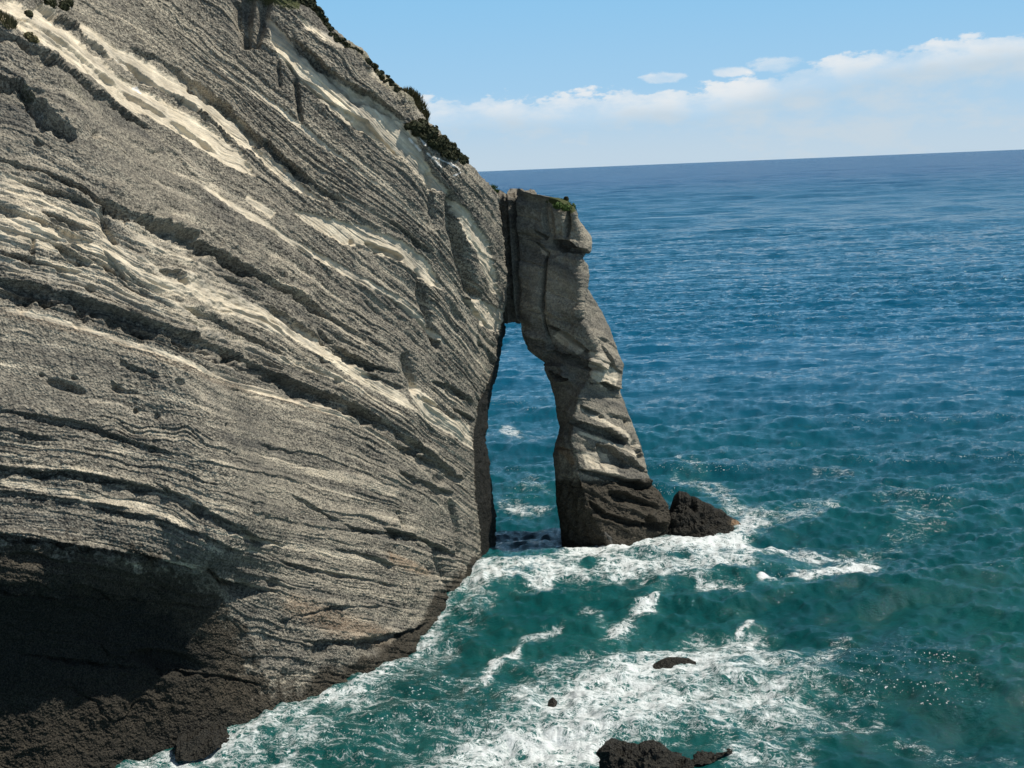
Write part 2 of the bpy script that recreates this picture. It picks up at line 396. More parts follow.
    sand = np.maximum(sand, (.50+.5*fbm(np.stack([s*6, px*.02, py*0+3], -1), 3))*sstep(4.0, 4.3, s)*(1-sstep(5.7, 6.1, s))*(1-sstep(180, 330, px)))
    h -= .55*sand*(s < 4.0)
    LED = [  # lips with the recess below them
     ([(-8, 26, 10), (20, 38, 12), (45, 50, 13), (75, 70, 12), (100, 90, 10), (130, 112, 7), (165, 135, 3)], .2, 1.0, 10),
     ([(-8, 72, 14), (20, 82, 16), (35, 98, 16), (60, 124, 14), (78, 138, 8)], .6, 1.3, 16),
     ([(0, 12, 3), (30, 17, 4), (75, 46, 5), (110, 73, 6), (150, 101, 6), (200, 135, 5), (225, 155, 3)], .25, .55, 5),
     ([(36, -2, 4), (58, 17, 8), (75, 24, 8), (95, 40, 8), (120, 60, 3)], .4, .6, 6),
     ([(115, 48, 4), (140, 67, 6), (165, 84, 8), (195, 103, 8), (215, 122, 6), (240, 148, 3)], .3, .6, 5),
     ([(125, 42, 4), (160, 58, 5), (190, 77, 6), (205, 92, 3)], .3, .6, 5),
     ([(192, 78, 6), (210, 92, 9), (230, 110, 10), (250, 130, 10), (266, 146, 8)], .5, 1.1, 14),
     ([(262, 138, 4), (280, 155, 8), (300, 172, 9), (312, 180, 6), (322, 190, 4), (345, 202, 4)], .5, 1.0, 14),
     ([(292, 38, 6), (310, 52, 10), (330, 70, 12), (350, 84, 13), (370, 92, 14), (392, 108, 8), (405, 120, 4)], .4, 1.0, 14),
     ([(285, 58, 2), (300, 78, 3), (330, 102, 6), (350, 112, 12), (368, 120, 14), (385, 140, 6), (405, 162, 3)], .3, .9, 8),
     ([(350, 50, 2), (372, 72, 4), (395, 90, 5), (412, 118, 4)], .3, .5, 8),
     ([(-8, 158, 4), (45, 171, 5), (80, 185, 6), (97, 196, 3)], .3, .6, 12),
     ([(90, 192, 6), (110, 205, 10), (140, 217, 10), (165, 227, 9), (195, 235, 12), (212, 245, 16), (235, 260, 9), (260, 275, 7), (300, 296, 7), (330, 318, 3)], .8, 1.5, 22),
     ([(15, 178, 2), (50, 190, 5), (80, 198, 6), (100, 212, 2)], .4, .7, 6), ([(40, 212, 3), (75, 222, 7), (95, 230, 3)], .3, .7, 6),
     ([(-8, 204, 7), (40, 220, 8), (75, 236, 7), (98, 242, 3)], .3, .5, 8), ([(-8, 226, 4), (50, 240, 5), (80, 258, 8), (105, 265, 6), (122, 278, 4)], .4, .7, 8),
     ([(98, 244, 3), (115, 262, 5), (128, 280, 8), (150, 293, 5)], .3, .6, 6), ([(-8, 250, 4), (30, 258, 6), (60, 268, 5), (80, 272, 3)], .3, .6, 6),
     ([(160, 268, 4), (178, 272, 7), (190, 285, 5)], .3, .5, 6),
     ([(-20, 275, 24), (30, 284, 22), (60, 291, 20), (110, 306, 20), (160, 324, 16), (210, 341, 17), (260, 366, 16), (300, 384, 14), (345, 402, 13), (380, 420, 10), (420, 446, 7), (450, 468, 4)], .5, 1.15, 18),
     ([(-20, 285, 8), (40, 296, 7), (80, 306, 6), (130, 322, 7), (180, 340, 6), (230, 362, 6), (290, 388, 5)], .45, .35, 5), ([(20, 294, 4), (90, 312, 5), (150, 334, 4), (205, 355, 4)], .3, .3, 4),
     ([(180, 305, 3), (215, 318, 5), (255, 338, 6), (300, 362, 5), (330, 378, 3)], .25, .5, 7), ([(262, 302, 4), (290, 320, 7), (325, 341, 5), (350, 360, 3)], .35, .6, 8),
     ([(318, 328, 5), (345, 352, 8), (372, 366, 7), (400, 372, 3)], .4, .8, 8), ([(360, 372, 3), (385, 380, 6), (402, 388, 4)], .3, .7, 6),
     ([(305, 305, 4), (345, 325, 6), (370, 338, 5), (395, 352, 3)], .3, .6, 8), ([(366, 240, 3), (378, 246, 9), (395, 252, 8), (405, 258, 3)], .3, .9, 5),
     ([(375, 288, 3), (400, 303, 6), (425, 325, 5), (440, 345, 3)], .35, .6, 10), ([(390, 220, 3), (410, 236, 6), (430, 252, 5)], .3, .6, 8),
     ([(120, 358, 4), (135, 366, 7), (160, 377, 5)], .1, .5, 10), ([(110, 380, 3), (125, 388, 5), (140, 390, 3)], .1, .4, 8),
     ([(-10, 408, 6), (40, 415, 9), (90, 424, 9), (130, 440, 6), (180, 455, 4)], .35, .6, 14), ([(-10, 425, 4), (30, 434, 5), (60, 440, 3)], .3, .5, 6),
     ([(-10, 466, 6), (30, 469, 8), (75, 471, 9), (110, 478, 8), (150, 487, 8), (175, 495, 5)], .6, 1.0, 12), ([(-10, 488, 5), (40, 494, 6), (85, 501, 6), (130, 508, 4)], .4, .5, 5),
     ([(150, 480, 4), (200, 505, 12), (235, 525, 12), (262, 538, 7), (285, 545, 4)], .4, .8, 12), ([(90, 505, 4), (150, 516, 6), (198, 530, 8), (240, 548, 6)], .4, .6, 6),
     ([(-10, 530, 6), (40, 539, 8), (100, 546, 8), (150, 553, 8), (200, 568, 6)], .5, .7, 12), ([(205, 565, 3), (225, 578, 9), (250, 585, 8), (275, 590, 4)], .4, 1.0, 8),
     ([(262, 556, 2), (310, 568, 4), (360, 578, 3), (400, 586, 2)], .25, .5, 8), ([(290, 492, 2), (320, 512, 4), (350, 528, 5), (385, 532, 6), (400, 536, 3)], .3, .6, 14), ([(330, 548, 2), (370, 556, 4), (395, 566, 3)], .3, .4, 8),
     ([(384, 528, 8), (396, 531, 15), (412, 534, 13), (420, 540, 4)], .4, 1.6, 14), ([(410, 534, 4), (440, 545, 5), (462, 558, 4)], .4, .6, 12),
     ([(388, 440, 4), (410, 450, 7), (440, 462, 9), (465, 480, 5)], .4, .7, 6), ([(398, 470, 4), (425, 482, 8), (455, 492, 6)], .3, .7, 6), ([(370, 418, 3), (400, 438, 5), (425, 455, 3)], .3, .5, 6),
     ([(430, 380, 3), (450, 385, 8), (466, 396, 6), (474, 404, 3)], .4, .8, 6), ([(452, 408, 4), (466, 415, 6), (475, 420, 3)], .4, .8, 5), ([(420, 395, 4), (435, 405, 6), (455, 420, 3)], .3, .6, 5),
     ([(465, 296, 4), (480, 312, 6), (495, 330, 4)], .3, .6, 8), ([(478, 340, 3), (490, 352, 5), (496, 365, 3)], .3, .5, 8),
     ([(300, 640, 5), (350, 640, 7), (400, 632, 6), (430, 622, 4)], .4, .7, 10), ([(275, 620, 4), (330, 606, 5), (380, 606, 4)], .3, .5, 8),
     ([(150, 668, 5), (190, 672, 6), (230, 676, 6), (260, 684, 4)], .3, .6, 6), ([(20, 652, 4), (80, 660, 5), (140, 668, 4)], .2, .5, 6),
     ([(-10, 590, 4), (60, 596, 5), (150, 600, 4), (220, 606, 3)], .3, .4, 8),
    ]
    hl = np.zeros_like(h)
    wl_ = wp*(1-.7*np.clip(sand, 0, 1))
    for g, o, b, u in LED: ledge(hl, px, py, g, o, b, u, wl_, wm_)
    h += hl*lm
    groove(h, px, py, [(452, 190, 5), (456, 215, 6), (462, 242, 6), (467, 265, 6), (474, 290, 6), (482, 300, 3)], 2.0, .3)
    for g, d in (([(417, 268, 2.5), (421, 288, 4), (426, 308, 4), (432, 330, 3), (437, 352, 2.5)], 1.1), ([(404, 352, 2.5), (409, 372, 3.5), (415, 394, 3)], 1.1),
                 ([(296, 78, 2), (298, 98, 3), (302, 124, 2)], .9), ([(252, -20, 8), (247, 20, 8), (249, 50, 4)], 2.2), ([(268, -5, 6), (262, 25, 6), (255, 50, 4)], 1.6),
                 ([(452, 498, 2), (458, 525, 3), (460, 560, 2.5)], .9), ([(436, 545, 3), (446, 575, 3), (450, 598, 2)], .7), ([(238, 0, 4), (240, 30, 4)], 1.0), ([(278, 55, 2), (280, 90, 2)], .5),
                 ([(432, 170, 3), (430, 200, 4), (436, 230, 3)], .6), ([(34, 236, 2), (33, 255, 2)], .6), ([(100, 208, 3), (108, 230, 4), (118, 244, 3)], .8), ([(398, 510, 2), (404, 530, 3)], .5)):
        groove(h, px, py, g, d, .3)
    for x, y, rx, ry, an, d in ((62, 385, 14, 4.5, 14, .9), (77, 390, 9, 3.5, 20, .7), (137, 411, 2.5, 2.5, 0, .6), (158, 417, 3, 4, 20, .6), (42, 375, 3, 2, 10, .4), (74, 378, 3, 2, 10, .4), (38, 144, 5, 3, 10, .5),
                                 (95, 135, 4, 4, 0, .6), (322, 362, 4, 3, 20, .7), (335, 383, 3.5, 4, 20, .7), (118, 389, 6, 4, 10, .5), (180, 382, 5, 3, 20, .5), (228, 425, 2, 2, 0, .5), (360, 247, 3, 3, 0, .6),
                                 (353, 242, 2.5, 3, 0, .6), (182, 282, 3, 3, 0, .5), (90, 290, 5, 4, 10, .7), (108, 268, 4, 4, 0, .7), (30, 260, 4, 5, 0, .6), (270, 583, 6, 5, 10, .9), (240, 590, 12, 7, 8, 1.4),
                                 (170, 662, 30, 9, 10, 1.5), (440, 480, 7, 6, 0, .8), (370, 645, 16, 9, -15, .9), (320, 650, 10, 8, -10, .8), (428, 640, 5, 5, 0, .5), (30, 560, 20, 6, 5, .6)):
        pit(h, px, py, x, y, rx, ry, an, d)
    # bedding steps, lumps and pebbly roughness
    a_w = P[..., 0]*strike[0]+P[..., 1]*strike[1]
    mod = .35+.65*sstep(-.3, .4, fbm(np.stack([px*.012, py*.012, px*0+20], -1), 2))
    amp = np.interp(s, [0, 1.6, 3, 4, 7.2, 8, 9, 12], [.35, .5, .55, .8, .7, .35, .6, .5])
    sw = s+.05*fbm(np.stack([px*.03, py*.03, px*0+2], -1), 2)
    h += amp*mod*.85*fbm(np.stack([sw*5.5, a_w*.03, a_w*0], -1), 4, 2.1, .62)
    # many small broken ledges: each bed bulges towards its lower lip, then steps back in
    sn = s+.16*fbm(np.stack([px*.02, py*.02, px*0+41], -1), 3)
    for fq, am_, sd in ((4.3, .42, 3), (9.5, .30, 13), (21., .17, 23)):
        ph = sn*fq+.5*fbm(np.stack([a_w*.10, s*2, a_w*0+sd], -1), 3); fr_ = ph-np.floor(ph)
        mk = sstep(.02, .32, fbm(np.stack([a_w*.055, s*1.7+np.floor(ph)*3.7, a_w*0+sd], -1), 3))
        h += am_*mk*(fr_**1.6*(1-sstep(.9, 1, fr_))-.35)
    kn = sstep(3.7, 4.3, s)*(1-sstep(5.9, 6.3, s))*(1-sstep(260, 420, px))
    h += kn*.75*fbm(np.stack([a_w*.22, s*7, a_w*0+2], -1), 4, 2.1, .6)
    h += 1.1*fbm(P*.055, 3)*(1-np.exp(-np.maximum(e, 0)/15))+.34*fbm(P*.28, 3)
    rock = 1-np.clip(sand*1.15, 0, 1)
    h += (.05+.11*rock)*fbm(P*1.3, 3, 2.1, .75)
    pebs = 1-np.abs(perlin(P*2.9))*2
    h += .065*rock*pebs+.055*rock*perlin(P*5.0)
    h += (.05+.10*np.clip(sand, 0, 1))*fbm(np.stack([sw*38, a_w*.06, a_w*0+7], -1), 3, 2.1, .6)
    zl = P[..., 2]
    jag = 1-sstep(7, 13, zl+3*fbm(P*.12, 2))
    h += jag*(.5*(ridged(P*.35, 4)-.5)+.0)
    h += .12*fbm(np.stack([a_w*1.6, zl*.12, zl*0], -1), 3)*rock
    h *= np.interp(px, [-340, -60, 0], [.6, 1, 1])
    Pd = P+N*h[..., None]
    tone = np.clip(.5+.75*fbm(np.stack([sw*7, a_w*.012, a_w*0+51], -1), 4, 2.2, .65)+.25*fbm(np.stack([a_w*.5, zl*.05, zl*0+5], -1), 3)+.2*fbm(P*.09, 3), 0, 1)
    lich_shade = np.zeros_like(px)  # lichen tone, with the shade of the steep upper-left faces painted in
    polygon(lich_shade, px, py, [(-20, 34), (20, 44), (60, 68), (100, 96), (150, 130), (165, 152), (120, 128), (80, 112), (40, 92), (-20, 70)], .32, 7, wp*2)
    polygon(lich_shade, px, py, [(-20, 80), (25, 90), (60, 128), (80, 142), (50, 140), (10, 128), (-20, 120)], .36, 5, wp*2)
    strip(lich_shade, px, py, [(-10, 420, 14), (80, 432, 16), (150, 452, 12), (210, 475, 8)], .28, .8, wp*3); strip(lich_shade, px, py, [(-10, 520, 16), (90, 530, 16), (180, 545, 14), (260, 575, 12)], .30, .9, wp*3)
    tone = np.clip(tone-lich_shade*(.7+.6*fbm(P*.35, 3)), 0, 1)
    wet_shade = np.maximum(wet_shade, 1-sstep(.2, 3.6, zl+2.6*fbm(P*.15, 3)))
    polygon(wet_shade, px, py, [(-360, 545), (0, 548), (100, 556), (150, 562), (205, 585), (235, 640), (262, 690), (300, 700), (250, 800), (-360, 960)], 1.3, 52, wp*10)  # darkens the rock below the overhang to paint its shade
    strip(wet_shade, px, py, [(-40, 770, 30), (60, 735, 26), (150, 715, 22), (240, 695, 16)], 0, 1)
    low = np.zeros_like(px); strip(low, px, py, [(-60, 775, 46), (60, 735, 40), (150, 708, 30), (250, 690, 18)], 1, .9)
    wet_shade = np.where(wet_shade > 1, 1+(wet_shade-1)*(1-.4*low), wet_shade); warm = np.maximum(warm, .5*low)
    alg = np.zeros_like(px)
    # ---- wall that turns the corner into the arch, then the far side
    op = np.interp(rows, OPEN[:, 0], OPEN[:, 1])
    nb = 34
    E = Pd[:, -1]; ed = T[:, -1]
    strips = []
    kk = np.linspace(0, 1, nb+1)[1:]
    wob = .8*fbm(np.stack([rows*.06, rows*0, rows*0+4], -1), 3)
    skyr = 1-sstep(170, 330, rows)
    for k in kk:
        pxk = edge+(op+wob*(op > 2))*min(1, k*1.25)**.8
        Q = CAM+ray(pxk, rows)*(ed+11*k)[:, None]
        S_ = E+k*60*np.stack([-.25+0*rows, 1+0*rows, -.75+0*rows], -1)
        q = Q*(1-skyr)[:, None]+S_*skyr[:, None]
        strips.append(q)
    B = np.stack(strips, 1)
    far = []
    for k in (.2, .5, 1.):
        far.append(B[:, -1]+k*70*np.stack([-.35*np.ones_like(rows), np.ones_like(rows), -.5*skyr], -1))
    B = np.concatenate([B, np.stack(far, 1)], 1)
    nB = fbm(B*.3, 4)*.8+.25*fbm(B*1.2, 3)
    prof = np.minimum(1, np.arange(B.shape[1])/6.)[None, :]
    B = B+np.stack([(nB*prof)*(-.6), nB*prof*0, nB*prof*.35], -1)*((op > 2)[:, None, None]*.8+.2)
    V = np.concatenate([Pd, B], 1)
    zB = B[..., 2]
    def ext(A, b): return np.concatenate([A, b*np.ones(B.shape[:2])], 1)
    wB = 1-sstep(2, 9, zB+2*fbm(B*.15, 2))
    attrs = {'peb': ext(np.ones_like(tone), .6), 'tone': ext(tone, .4), 'sand': ext(sand, .1), 'wet_shade': np.concatenate([wet_shade, np.maximum(wB, 1.3)], 1), 'warm': ext(warm, .15), 'white': ext(white, 0), 'veg': np.concatenate([veg, .45*skyr[:, None]*np.ones(B.shape[:2])], 1)}  # wall into the arch coloured near black: the shade there is painted
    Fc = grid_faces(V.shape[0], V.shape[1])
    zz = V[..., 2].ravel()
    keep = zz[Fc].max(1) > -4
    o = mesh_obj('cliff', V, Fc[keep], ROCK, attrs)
    thing(o, 'tall grey layered sea cliff of tilted conglomerate and pale sandstone beds', kind='structure')
    return P, Pd, px, py, N
cliffP, cliffD, cliff_px, cliff_py, cliffN = build_cliff()
def cliff_point(x, y):
    """point on the finished cliff face seen at a place of the photograph"""
    r = int(np.argmin(np.abs(cliff_py[:, 0]-y))); c = int(np.argmin(np.abs(cliff_px[r]-x)))
    return cliffD[r, c], cliffN[r, c]

# ------------------------------------------------------------------ arch leg
PL = np.array([(187, 512), (192, 507), (250, 511), (300, 514), (319, 516), (323, 521), (335, 522), (350, 528), (358, 538), (363, 545), (370, 544), (382, 550), (400, 555), (418, 557), (428, 560), (440, 556), (455, 553),
               (475, 555), (500, 556), (520, 559), (535, 561), (552, 562), (600, 560)], float)
PR = np.array([(187, 520), (190, 524), (194, 535), (197, 552), (199, 563), (203, 570), (210, 575), (218, 577), (228, 583), (237, 589), (243, 590), (252, 587), (258, 583), (264, 586), (270, 588), (285, 586), (292, 590), (300, 595), (312, 602),
               (326, 609), (340, 614), (352, 618), (365, 624), (378, 622), (392, 620), (398, 623), (410, 627), (425, 633), (443, 640), (460, 645), (475, 648), (483, 650), (492, 660), (505, 668), (520, 671), (528, 668), (536, 660), (552, 655), (600, 655)], float)
PM = np.array([(187, 512), (200, 560), (212, 572), (240, 582), (262, 578), (320, 580), (335, 590), (355, 598), (372, 594), (395, 579), (420, 574), (440, 571), (470, 577), (500, 586), (545, 608), (600, 610)], float)
YP = float(ground(np.array(606.), np.array(553.))[1])
PILLAR_Y = YP
def leg_masks(px, py, P, s):
    return None
def build_pillar():
    root = bpy.data.objects.new('rock_arch', None); COL.objects.link(root)
    base = ground(np.array(605.), np.array(548.)); root.location = base
    thing(root, 'leaning grey rock leg of the sea arch with a grassy top, standing in surf', 'sea arch')
    rows = np.arange(188.5, 585, .42)
    L = np.interp(rows, PL[:, 0], PL[:, 1]); R = np.interp(rows, PR[:, 0], PR[:, 1]); M = smooth1(np.interp(rows, PM[:, 0], PM[:, 1]), 25)
    L = smooth1(L, 5); R = smooth1(R, 5)
    L = L+.7*perlin(np.stack([rows*.12, rows*0, rows*0+1], -1))+.5*perlin(np.stack([rows*.4, rows*0, rows*0+2], -1))
    R = R+.7*perlin(np.stack([rows*.12, rows*0, rows*0+6], -1))+.5*perlin(np.stack([rows*.4, rows*0, rows*0+7], -1))
    M = np.clip(M, L+3, R-2)
    NF, NB = 330, 60
    t = np.linspace(0, 1, NF)
    px = L[:, None]+(R-L)[:, None]*t; py = np.broadcast_to(rows[:, None], px.shape).copy()
    ragged = np.interp(px, [500, 506, 511, 514, 520, 535, 548, 560, 575], [7, 5, 2.5, 1, .4, .2, .4, 0, 0])+1.0*perlin(np.stack([px*.14, px*0, px*0+8], -1))+.6*perlin(np.stack([px*.45, px*0, px*0+8], -1))
    py += ragged*np.clip(1-(rows-188.5)/16, 0, 1)[:, None]
    wl = np.clip((px-L[:, None])/(M-L)[:, None], 0, 1); wr = np.clip((R[:, None]-px)/(R-M)[:, None], 0, 1)
    fl = 1-wl; fr = 1-wr
    u = np.where(px < M[:, None], 4.4*fl+1.2*fl**6, np.minimum(6.0, .16*(R-M)[:, None]+1.2)*(.75*fr+.25*fr**3)+1.5*fr**6)
    top = np.clip(1-(rows-188.5)/10, 0, 1)[:, None]
    k = 9; kk = np.hanning(k+2)[1:-1]; kk /= kk.sum()
    up = np.pad(u, ((0, 0), (k//2, k//2)), mode='edge'); u = sum(kk[i]*up[:, i:i+NF] for i in range(k))
    u = u+3.0*top**2
    # the leg leans away from the camera slightly as it rises
    Yb = YP+.8+np.interp(rows, [188, 360, 470, 520, 560, 600], [2.5, 1.5, 1.0, .3, 0, -.5])[:, None]+u
    P = at_y(px, py, Yb)
    N = grid_normals(P)
    s = (py-.42*(px-540))/26.0
    wp = 1.4*fbm(np.stack([px*.06, py*.06, px*0+9], -1), 3)+.7*perlin(np.stack([px*.3, py*.3, px*0+5], -1))
    h = np.zeros_like(px); sand = np.zeros_like(px); warm = np.zeros_like(px); white = np.zeros_like(px); veg = np.zeros_like(px)
    for g, o, b, up_ in (
        ([(536, 228, 2), (543, 232, 4), (550, 236, 5)], .5, .7, 5), ([(536, 240, 3), (545, 246, 4), (550, 252, 3)], .5, .6, 5),
        ([(553, 238, 5), (563, 239, 11), (573, 241, 12), (582, 249, 6), (586, 254, 3)], .5, 1.3, 10),
        ([(547, 322, 3), (558, 326, 6), (572, 333, 7), (584, 342, 6), (592, 350, 4)], .4, .9, 12), ([(553, 350, 5), (570, 352, 9), (585, 358, 10), (597, 363, 8), (606, 370, 3)], .5, 1.1, 8),
        ([(545, 368, 2), (556, 370, 6), (566, 374, 6), (572, 379, 3)], .6, .9, 5), ([(590, 382, 3), (602, 380, 4), (614, 386, 5), (622, 390, 3)], .5, .9, 6),
        ([(602, 345, 2), (608, 356, 3), (614, 368, 3)], .3, .5, 6), ([(580, 405, 3), (590, 409, 5), (598, 413, 2)], .3, .7, 5),
        ([(562, 418, 3), (575, 420, 6), (590, 423, 8), (605, 428, 8), (616, 436, 7), (628, 442, 4)], .5, .9, 8), ([(597, 443, 4), (605, 445, 16), (614, 449, 22), (622, 457, 12), (632, 466, 6)], .3, .9, 6),
        ([(576, 468, 2), (592, 471, 4), (610, 474, 6), (628, 479, 7), (642, 483, 7), (652, 486, 3)], .6, 1.2, 10), ([(618, 452, 3), (632, 460, 5), (644, 470, 4)], .3, .6, 5),
        ([(556, 446, 3), (566, 447, 3), (578, 452, 2)], .3, .4, 6), ([(608, 490, 4), (625, 492, 7), (645, 500, 6), (660, 506, 3)], .4, .7, 6), ([(590, 500, 4), (605, 512, 6), (630, 520, 6), (655, 524, 4)], .4, .7, 6),
        ([(648, 514, 6), (655, 520, 10), (668, 523, 8)], .3, 1.2, 5), ([(560, 475, 2), (570, 476, 3), (578, 478, 2)], .2, .3, 6)):
        ledge(h, px, py, g, o*1.5, b*1.5, up_, wp*1.3)
    for g, d in (([(549, 258), (560, 254), (578, 258), (584, 264), (588, 272), (585, 290), (580, 318), (560, 318), (547, 312), (546, 285)], .5), ([(570, 206), (577, 216), (584, 228), (590, 240), (587, 250), (578, 254), (571, 240)], .3),
                 ([(518, 200), (545, 206), (546, 228), (538, 236), (518, 232)], .45), ([(519, 262), (541, 268), (540, 308), (521, 312)], .3), ([(553, 208), (566, 208), (566, 234), (556, 232)], .5),
                 ([(524, 330), (548, 336), (552, 350), (544, 358), (530, 348)], .5), ([(547, 362), (566, 366), (574, 382), (556, 384)], .7)):
        hp = np.zeros_like(h); polygon(hp, px, py, g, 1, 2.6, wp); h += d*1.3*hp
    for g, o, b, up_ in (([(516, 236, 1.5), (530, 238, 2), (548, 246, 2)], .15, .3, 6), ([(516, 258, 1.5), (532, 262, 2), (545, 266, 2)], .15, .3, 6), ([(520, 306, 1.5), (545, 314, 2), (580, 324, 2.5)], .15, .35, 8),
                         ([(549, 292, 1.5), (565, 296, 2), (584, 302, 2)], .12, .25, 6), ([(516, 214, 1.5), (530, 216, 2), (546, 222, 1.5)], .12, .25, 5), ([(522, 338, 1.5), (540, 344, 2), (560, 356, 2)], .15, .3, 5)):
        ledge(h, px, py, g, o, b*1.5, up_, wp)
    for g, d in (([(511.5, 180, 2.6), (513, 220, 2.8), (515, 280, 2.4), (516, 330, 2)], 4.0), ([(549, 250, 1.2), (546, 262, 1.5), (544, 285, 1.6), (543, 308, 1.6), (545, 325, 1), (552, 345, .8)], 1.0),
                 ([(568, 203, 1.5), (569, 220, 2), (568, 238, 2)], 1.2), ([(546, 200, 1.2), (546, 218, 1.5), (550, 235, 1.5)], .5), ([(566, 420, 1), (568, 440, 1.2), (575, 458, 1.4), (578, 470, 1)], .9),
                 ([(563, 225, 2), (560, 235, 2)], .4)):
        groove(h, px, py, g, d, 0)
    for x, y, rx, ry, an, d in ((560, 245, 9, 5, 5, .9), (626, 422, 2, 3, 10, .6), (615, 417, 2.5, 1.5, 20, .4), (599, 417, 2, 2, 0, .5), (634, 445, 2, 4, 0, .6), (640, 457, 3, 3, 0, .5), (638, 452, 2, 2, 0, .5), (524, 333, 3, 5, 0, .6),
                                (618, 498, 9, 4, 10, .7), (612, 391, 3, 2, 0, .5), (560, 372, 5, 4, 20, .6)):
        pit(h, px, py, x, y, rx, ry, an, d)
    for g in ([(560, 330), (578, 336), (590, 350), (580, 353), (562, 345), (552, 336)], [(584, 345), (605, 355), (620, 375), (612, 385), (600, 372)], [(580, 450), (598, 452), (600, 470), (585, 468)], [(600, 448), (612, 455), (618, 478), (601, 472)],
              [(588, 366), (605, 365), (612, 380), (602, 388), (590, 378)], [(538, 246), (548, 250), (548, 258), (542, 255)]):
        polygon(sand, px, py, g, .6, 2, wp)
    strip(sand, px, py, [(575, 405, 2), (595, 418, 2.5), (620, 432, 3), (640, 450, 3)], .6, .5, wp); strip(sand, px, py, [(575, 431, 2), (600, 440, 2), (630, 450, 3), (640, 458, 2)], .6, .5, wp)
    strip(warm, px, py, [(556, 446, 3), (566, 452, 4), (574, 465, 3)], .8, .5, wp); strip(white, px, py, [(604, 532, 1), (609, 538, 1.6), (612, 544, .8)], 1, .4, wp*.3)
    strip(veg, px, py, [(548, 199, 3), (562, 202, 6), (574, 212, 4)], .8, .6, wp)
    sand = np.maximum(sand, np.clip(.15+.6*fbm(np.stack([s*2.2, px*.01, py*0], -1), 3), 0, .4))
    e = np.minimum(px-L[:, None], R[:, None]-px)
    z = P[..., 2]
    sp_ = s*1.15+.4*fbm(P*.12, 2); fr_ = sp_-np.floor(sp_)
    h += .5*sstep(.0, .3, fbm(np.stack([np.floor(sp_)*3.3, px*.03, px*0], -1), 2)+.1)*(fr_**1.6*(1-sstep(.88, 1, fr_))-.35)*sstep(318, 335, py)
    h += .32*fbm(np.stack([s*1.6, px*.012, py*0], -1), 4, 2.1, .6)+.6*fbm(P*.2, 3)*(1-np.exp(-e/6))+.45*fbm(P*.42+3, 3)*(1-np.exp(-e/4))
    bas = sstep(474, 486, py)
    rock = 1-np.clip(sand, 0, 1)
    h += (.05+.08*rock)*fbm(P*1.3, 3, 2.1, .7)+.025*rock*(1-np.abs(perlin(P*3.2))*2)+.09*fbm(np.stack([s*6, px*.02, py*0+4], -1), 3)
    h += bas*(.55*(ridged(P*.45, 4)-.55)+.25*fbm(P*1.0, 3))
    h *= np.clip(e/2.2, 0, 1)
    D = P+N*h[..., None]
    # far side of the leg
    tb = np.linspace(0, 1, NB+2)[1:-1]
    pb = R[:, None]-(R-L)[:, None]*(.5-.5*np.cos(tb*math.pi))
    inset = np.sin(tb*math.pi)
    th = np.interp(rows, [188, 300, 450, 580], [10, 9, 9, 11])[:, None]
    Yr = Yb[:, -1:]*(1-tb)+Yb[:, :1]*tb
    B = at_y(pb, np.broadcast_to(rows[:, None], pb.shape), Yr+th*inset)
    B = B+np.stack([0*pb, .6*fbm(B*.3, 3)*inset, 0*pb], -1)
    V = np.concatenate([D, B], 1)
    x0 = np.ones(B.shape[:2])
    zb = B[..., 2]
    wet_shade = np.maximum(1-sstep(1.0, 5.5, z+2*fbm(P*.2, 3)), .98*bas+.2*bas*fbm(P*.5, 2)); wetB = 1-sstep(2, 8, zb)
    tone = np.clip(.47+.8*fbm(np.stack([s*1.5, px*.01, px*0+61], -1), 4, 2.2, .65)+.25*fbm(P*.15, 3), 0, 1)
    attrs = {'peb': np.concatenate([.42+0*tone, .5*x0], 1), 'tone': np.concatenate([tone, .4*x0], 1), 'sand': np.concatenate([sand, .1*x0], 1), 'wet_shade': np.concatenate([wet_shade, wetB], 1), 'warm': np.concatenate([warm, 0*x0], 1), 'white': np.concatenate([white, 0*x0], 1), 'veg': np.concatenate([veg, 0*x0], 1)}
    Fc = grid_faces(V.shape[0], V.shape[1], wrap=True)
    keep = V[..., 2].ravel()[Fc].max(1) > -4
    Fc = Fc[keep]
    # cap the top ring
    C = V.shape[1]; cen = V[0].mean(0)+np.array([0, 0, .15]); ci = V.shape[0]*C
    j = np.arange(C); cap = np.stack([np.full(C, ci), j, (j+1) % C, (j+1) % C], -1)
    me_attrs = {k_: np.append(v.ravel(), v[0].mean()) for k_, v in attrs.items()}
    V2 = np.concatenate([V.reshape(-1, 3), cen[None]])
    tri = cap
    o = mesh_obj('pillar', V2-np.array(base), np.concatenate([Fc, tri]), ROCK, me_attrs, parent=root)
    # the slab that joins it to the cliff
    rows = np.arange(190, 323.5, .6)
    Lx = np.interp(rows, [190, 210, 323], [488, 490, 490]); Rx = np.interp(rows, [190, 323], [515, 521])
    n = 60; t = np.linspace(0, 1, n); px = Lx[:, None]+(Rx-Lx)[:, None]*t; py = np.broadcast_to(rows[:, None], px.shape).copy()
    fl_ = (py-190)/133.
    py = py+fl_**6*(2.2*perlin(np.stack([px*.12, px*0, px*0+2], -1))+1.2*perlin(np.stack([px*.5, px*0, px*0+5], -1)))+(1-fl_)**6*(np.interp(px, [488, 500, 507, 512, 521], [0, 0, 4, 3, 1])+.8*perlin(np.stack([px*.3, px*0, px*0+3], -1)))
    cy = np.interp(rows, cliff_py[:, 0], cliffP[:, -1, 1])[:, None]
    Yf = np.maximum(cy+2.5, YP+9.8)+1.1*fbm(np.stack([px*.10, py*.03, px*0], -1), 3)+.35*fbm(np.stack([px*.3, py*.3, px*0], -1), 3)
    Yf = Yf+2.5*np.clip(1-(py-190)/8, 0, 1)**2
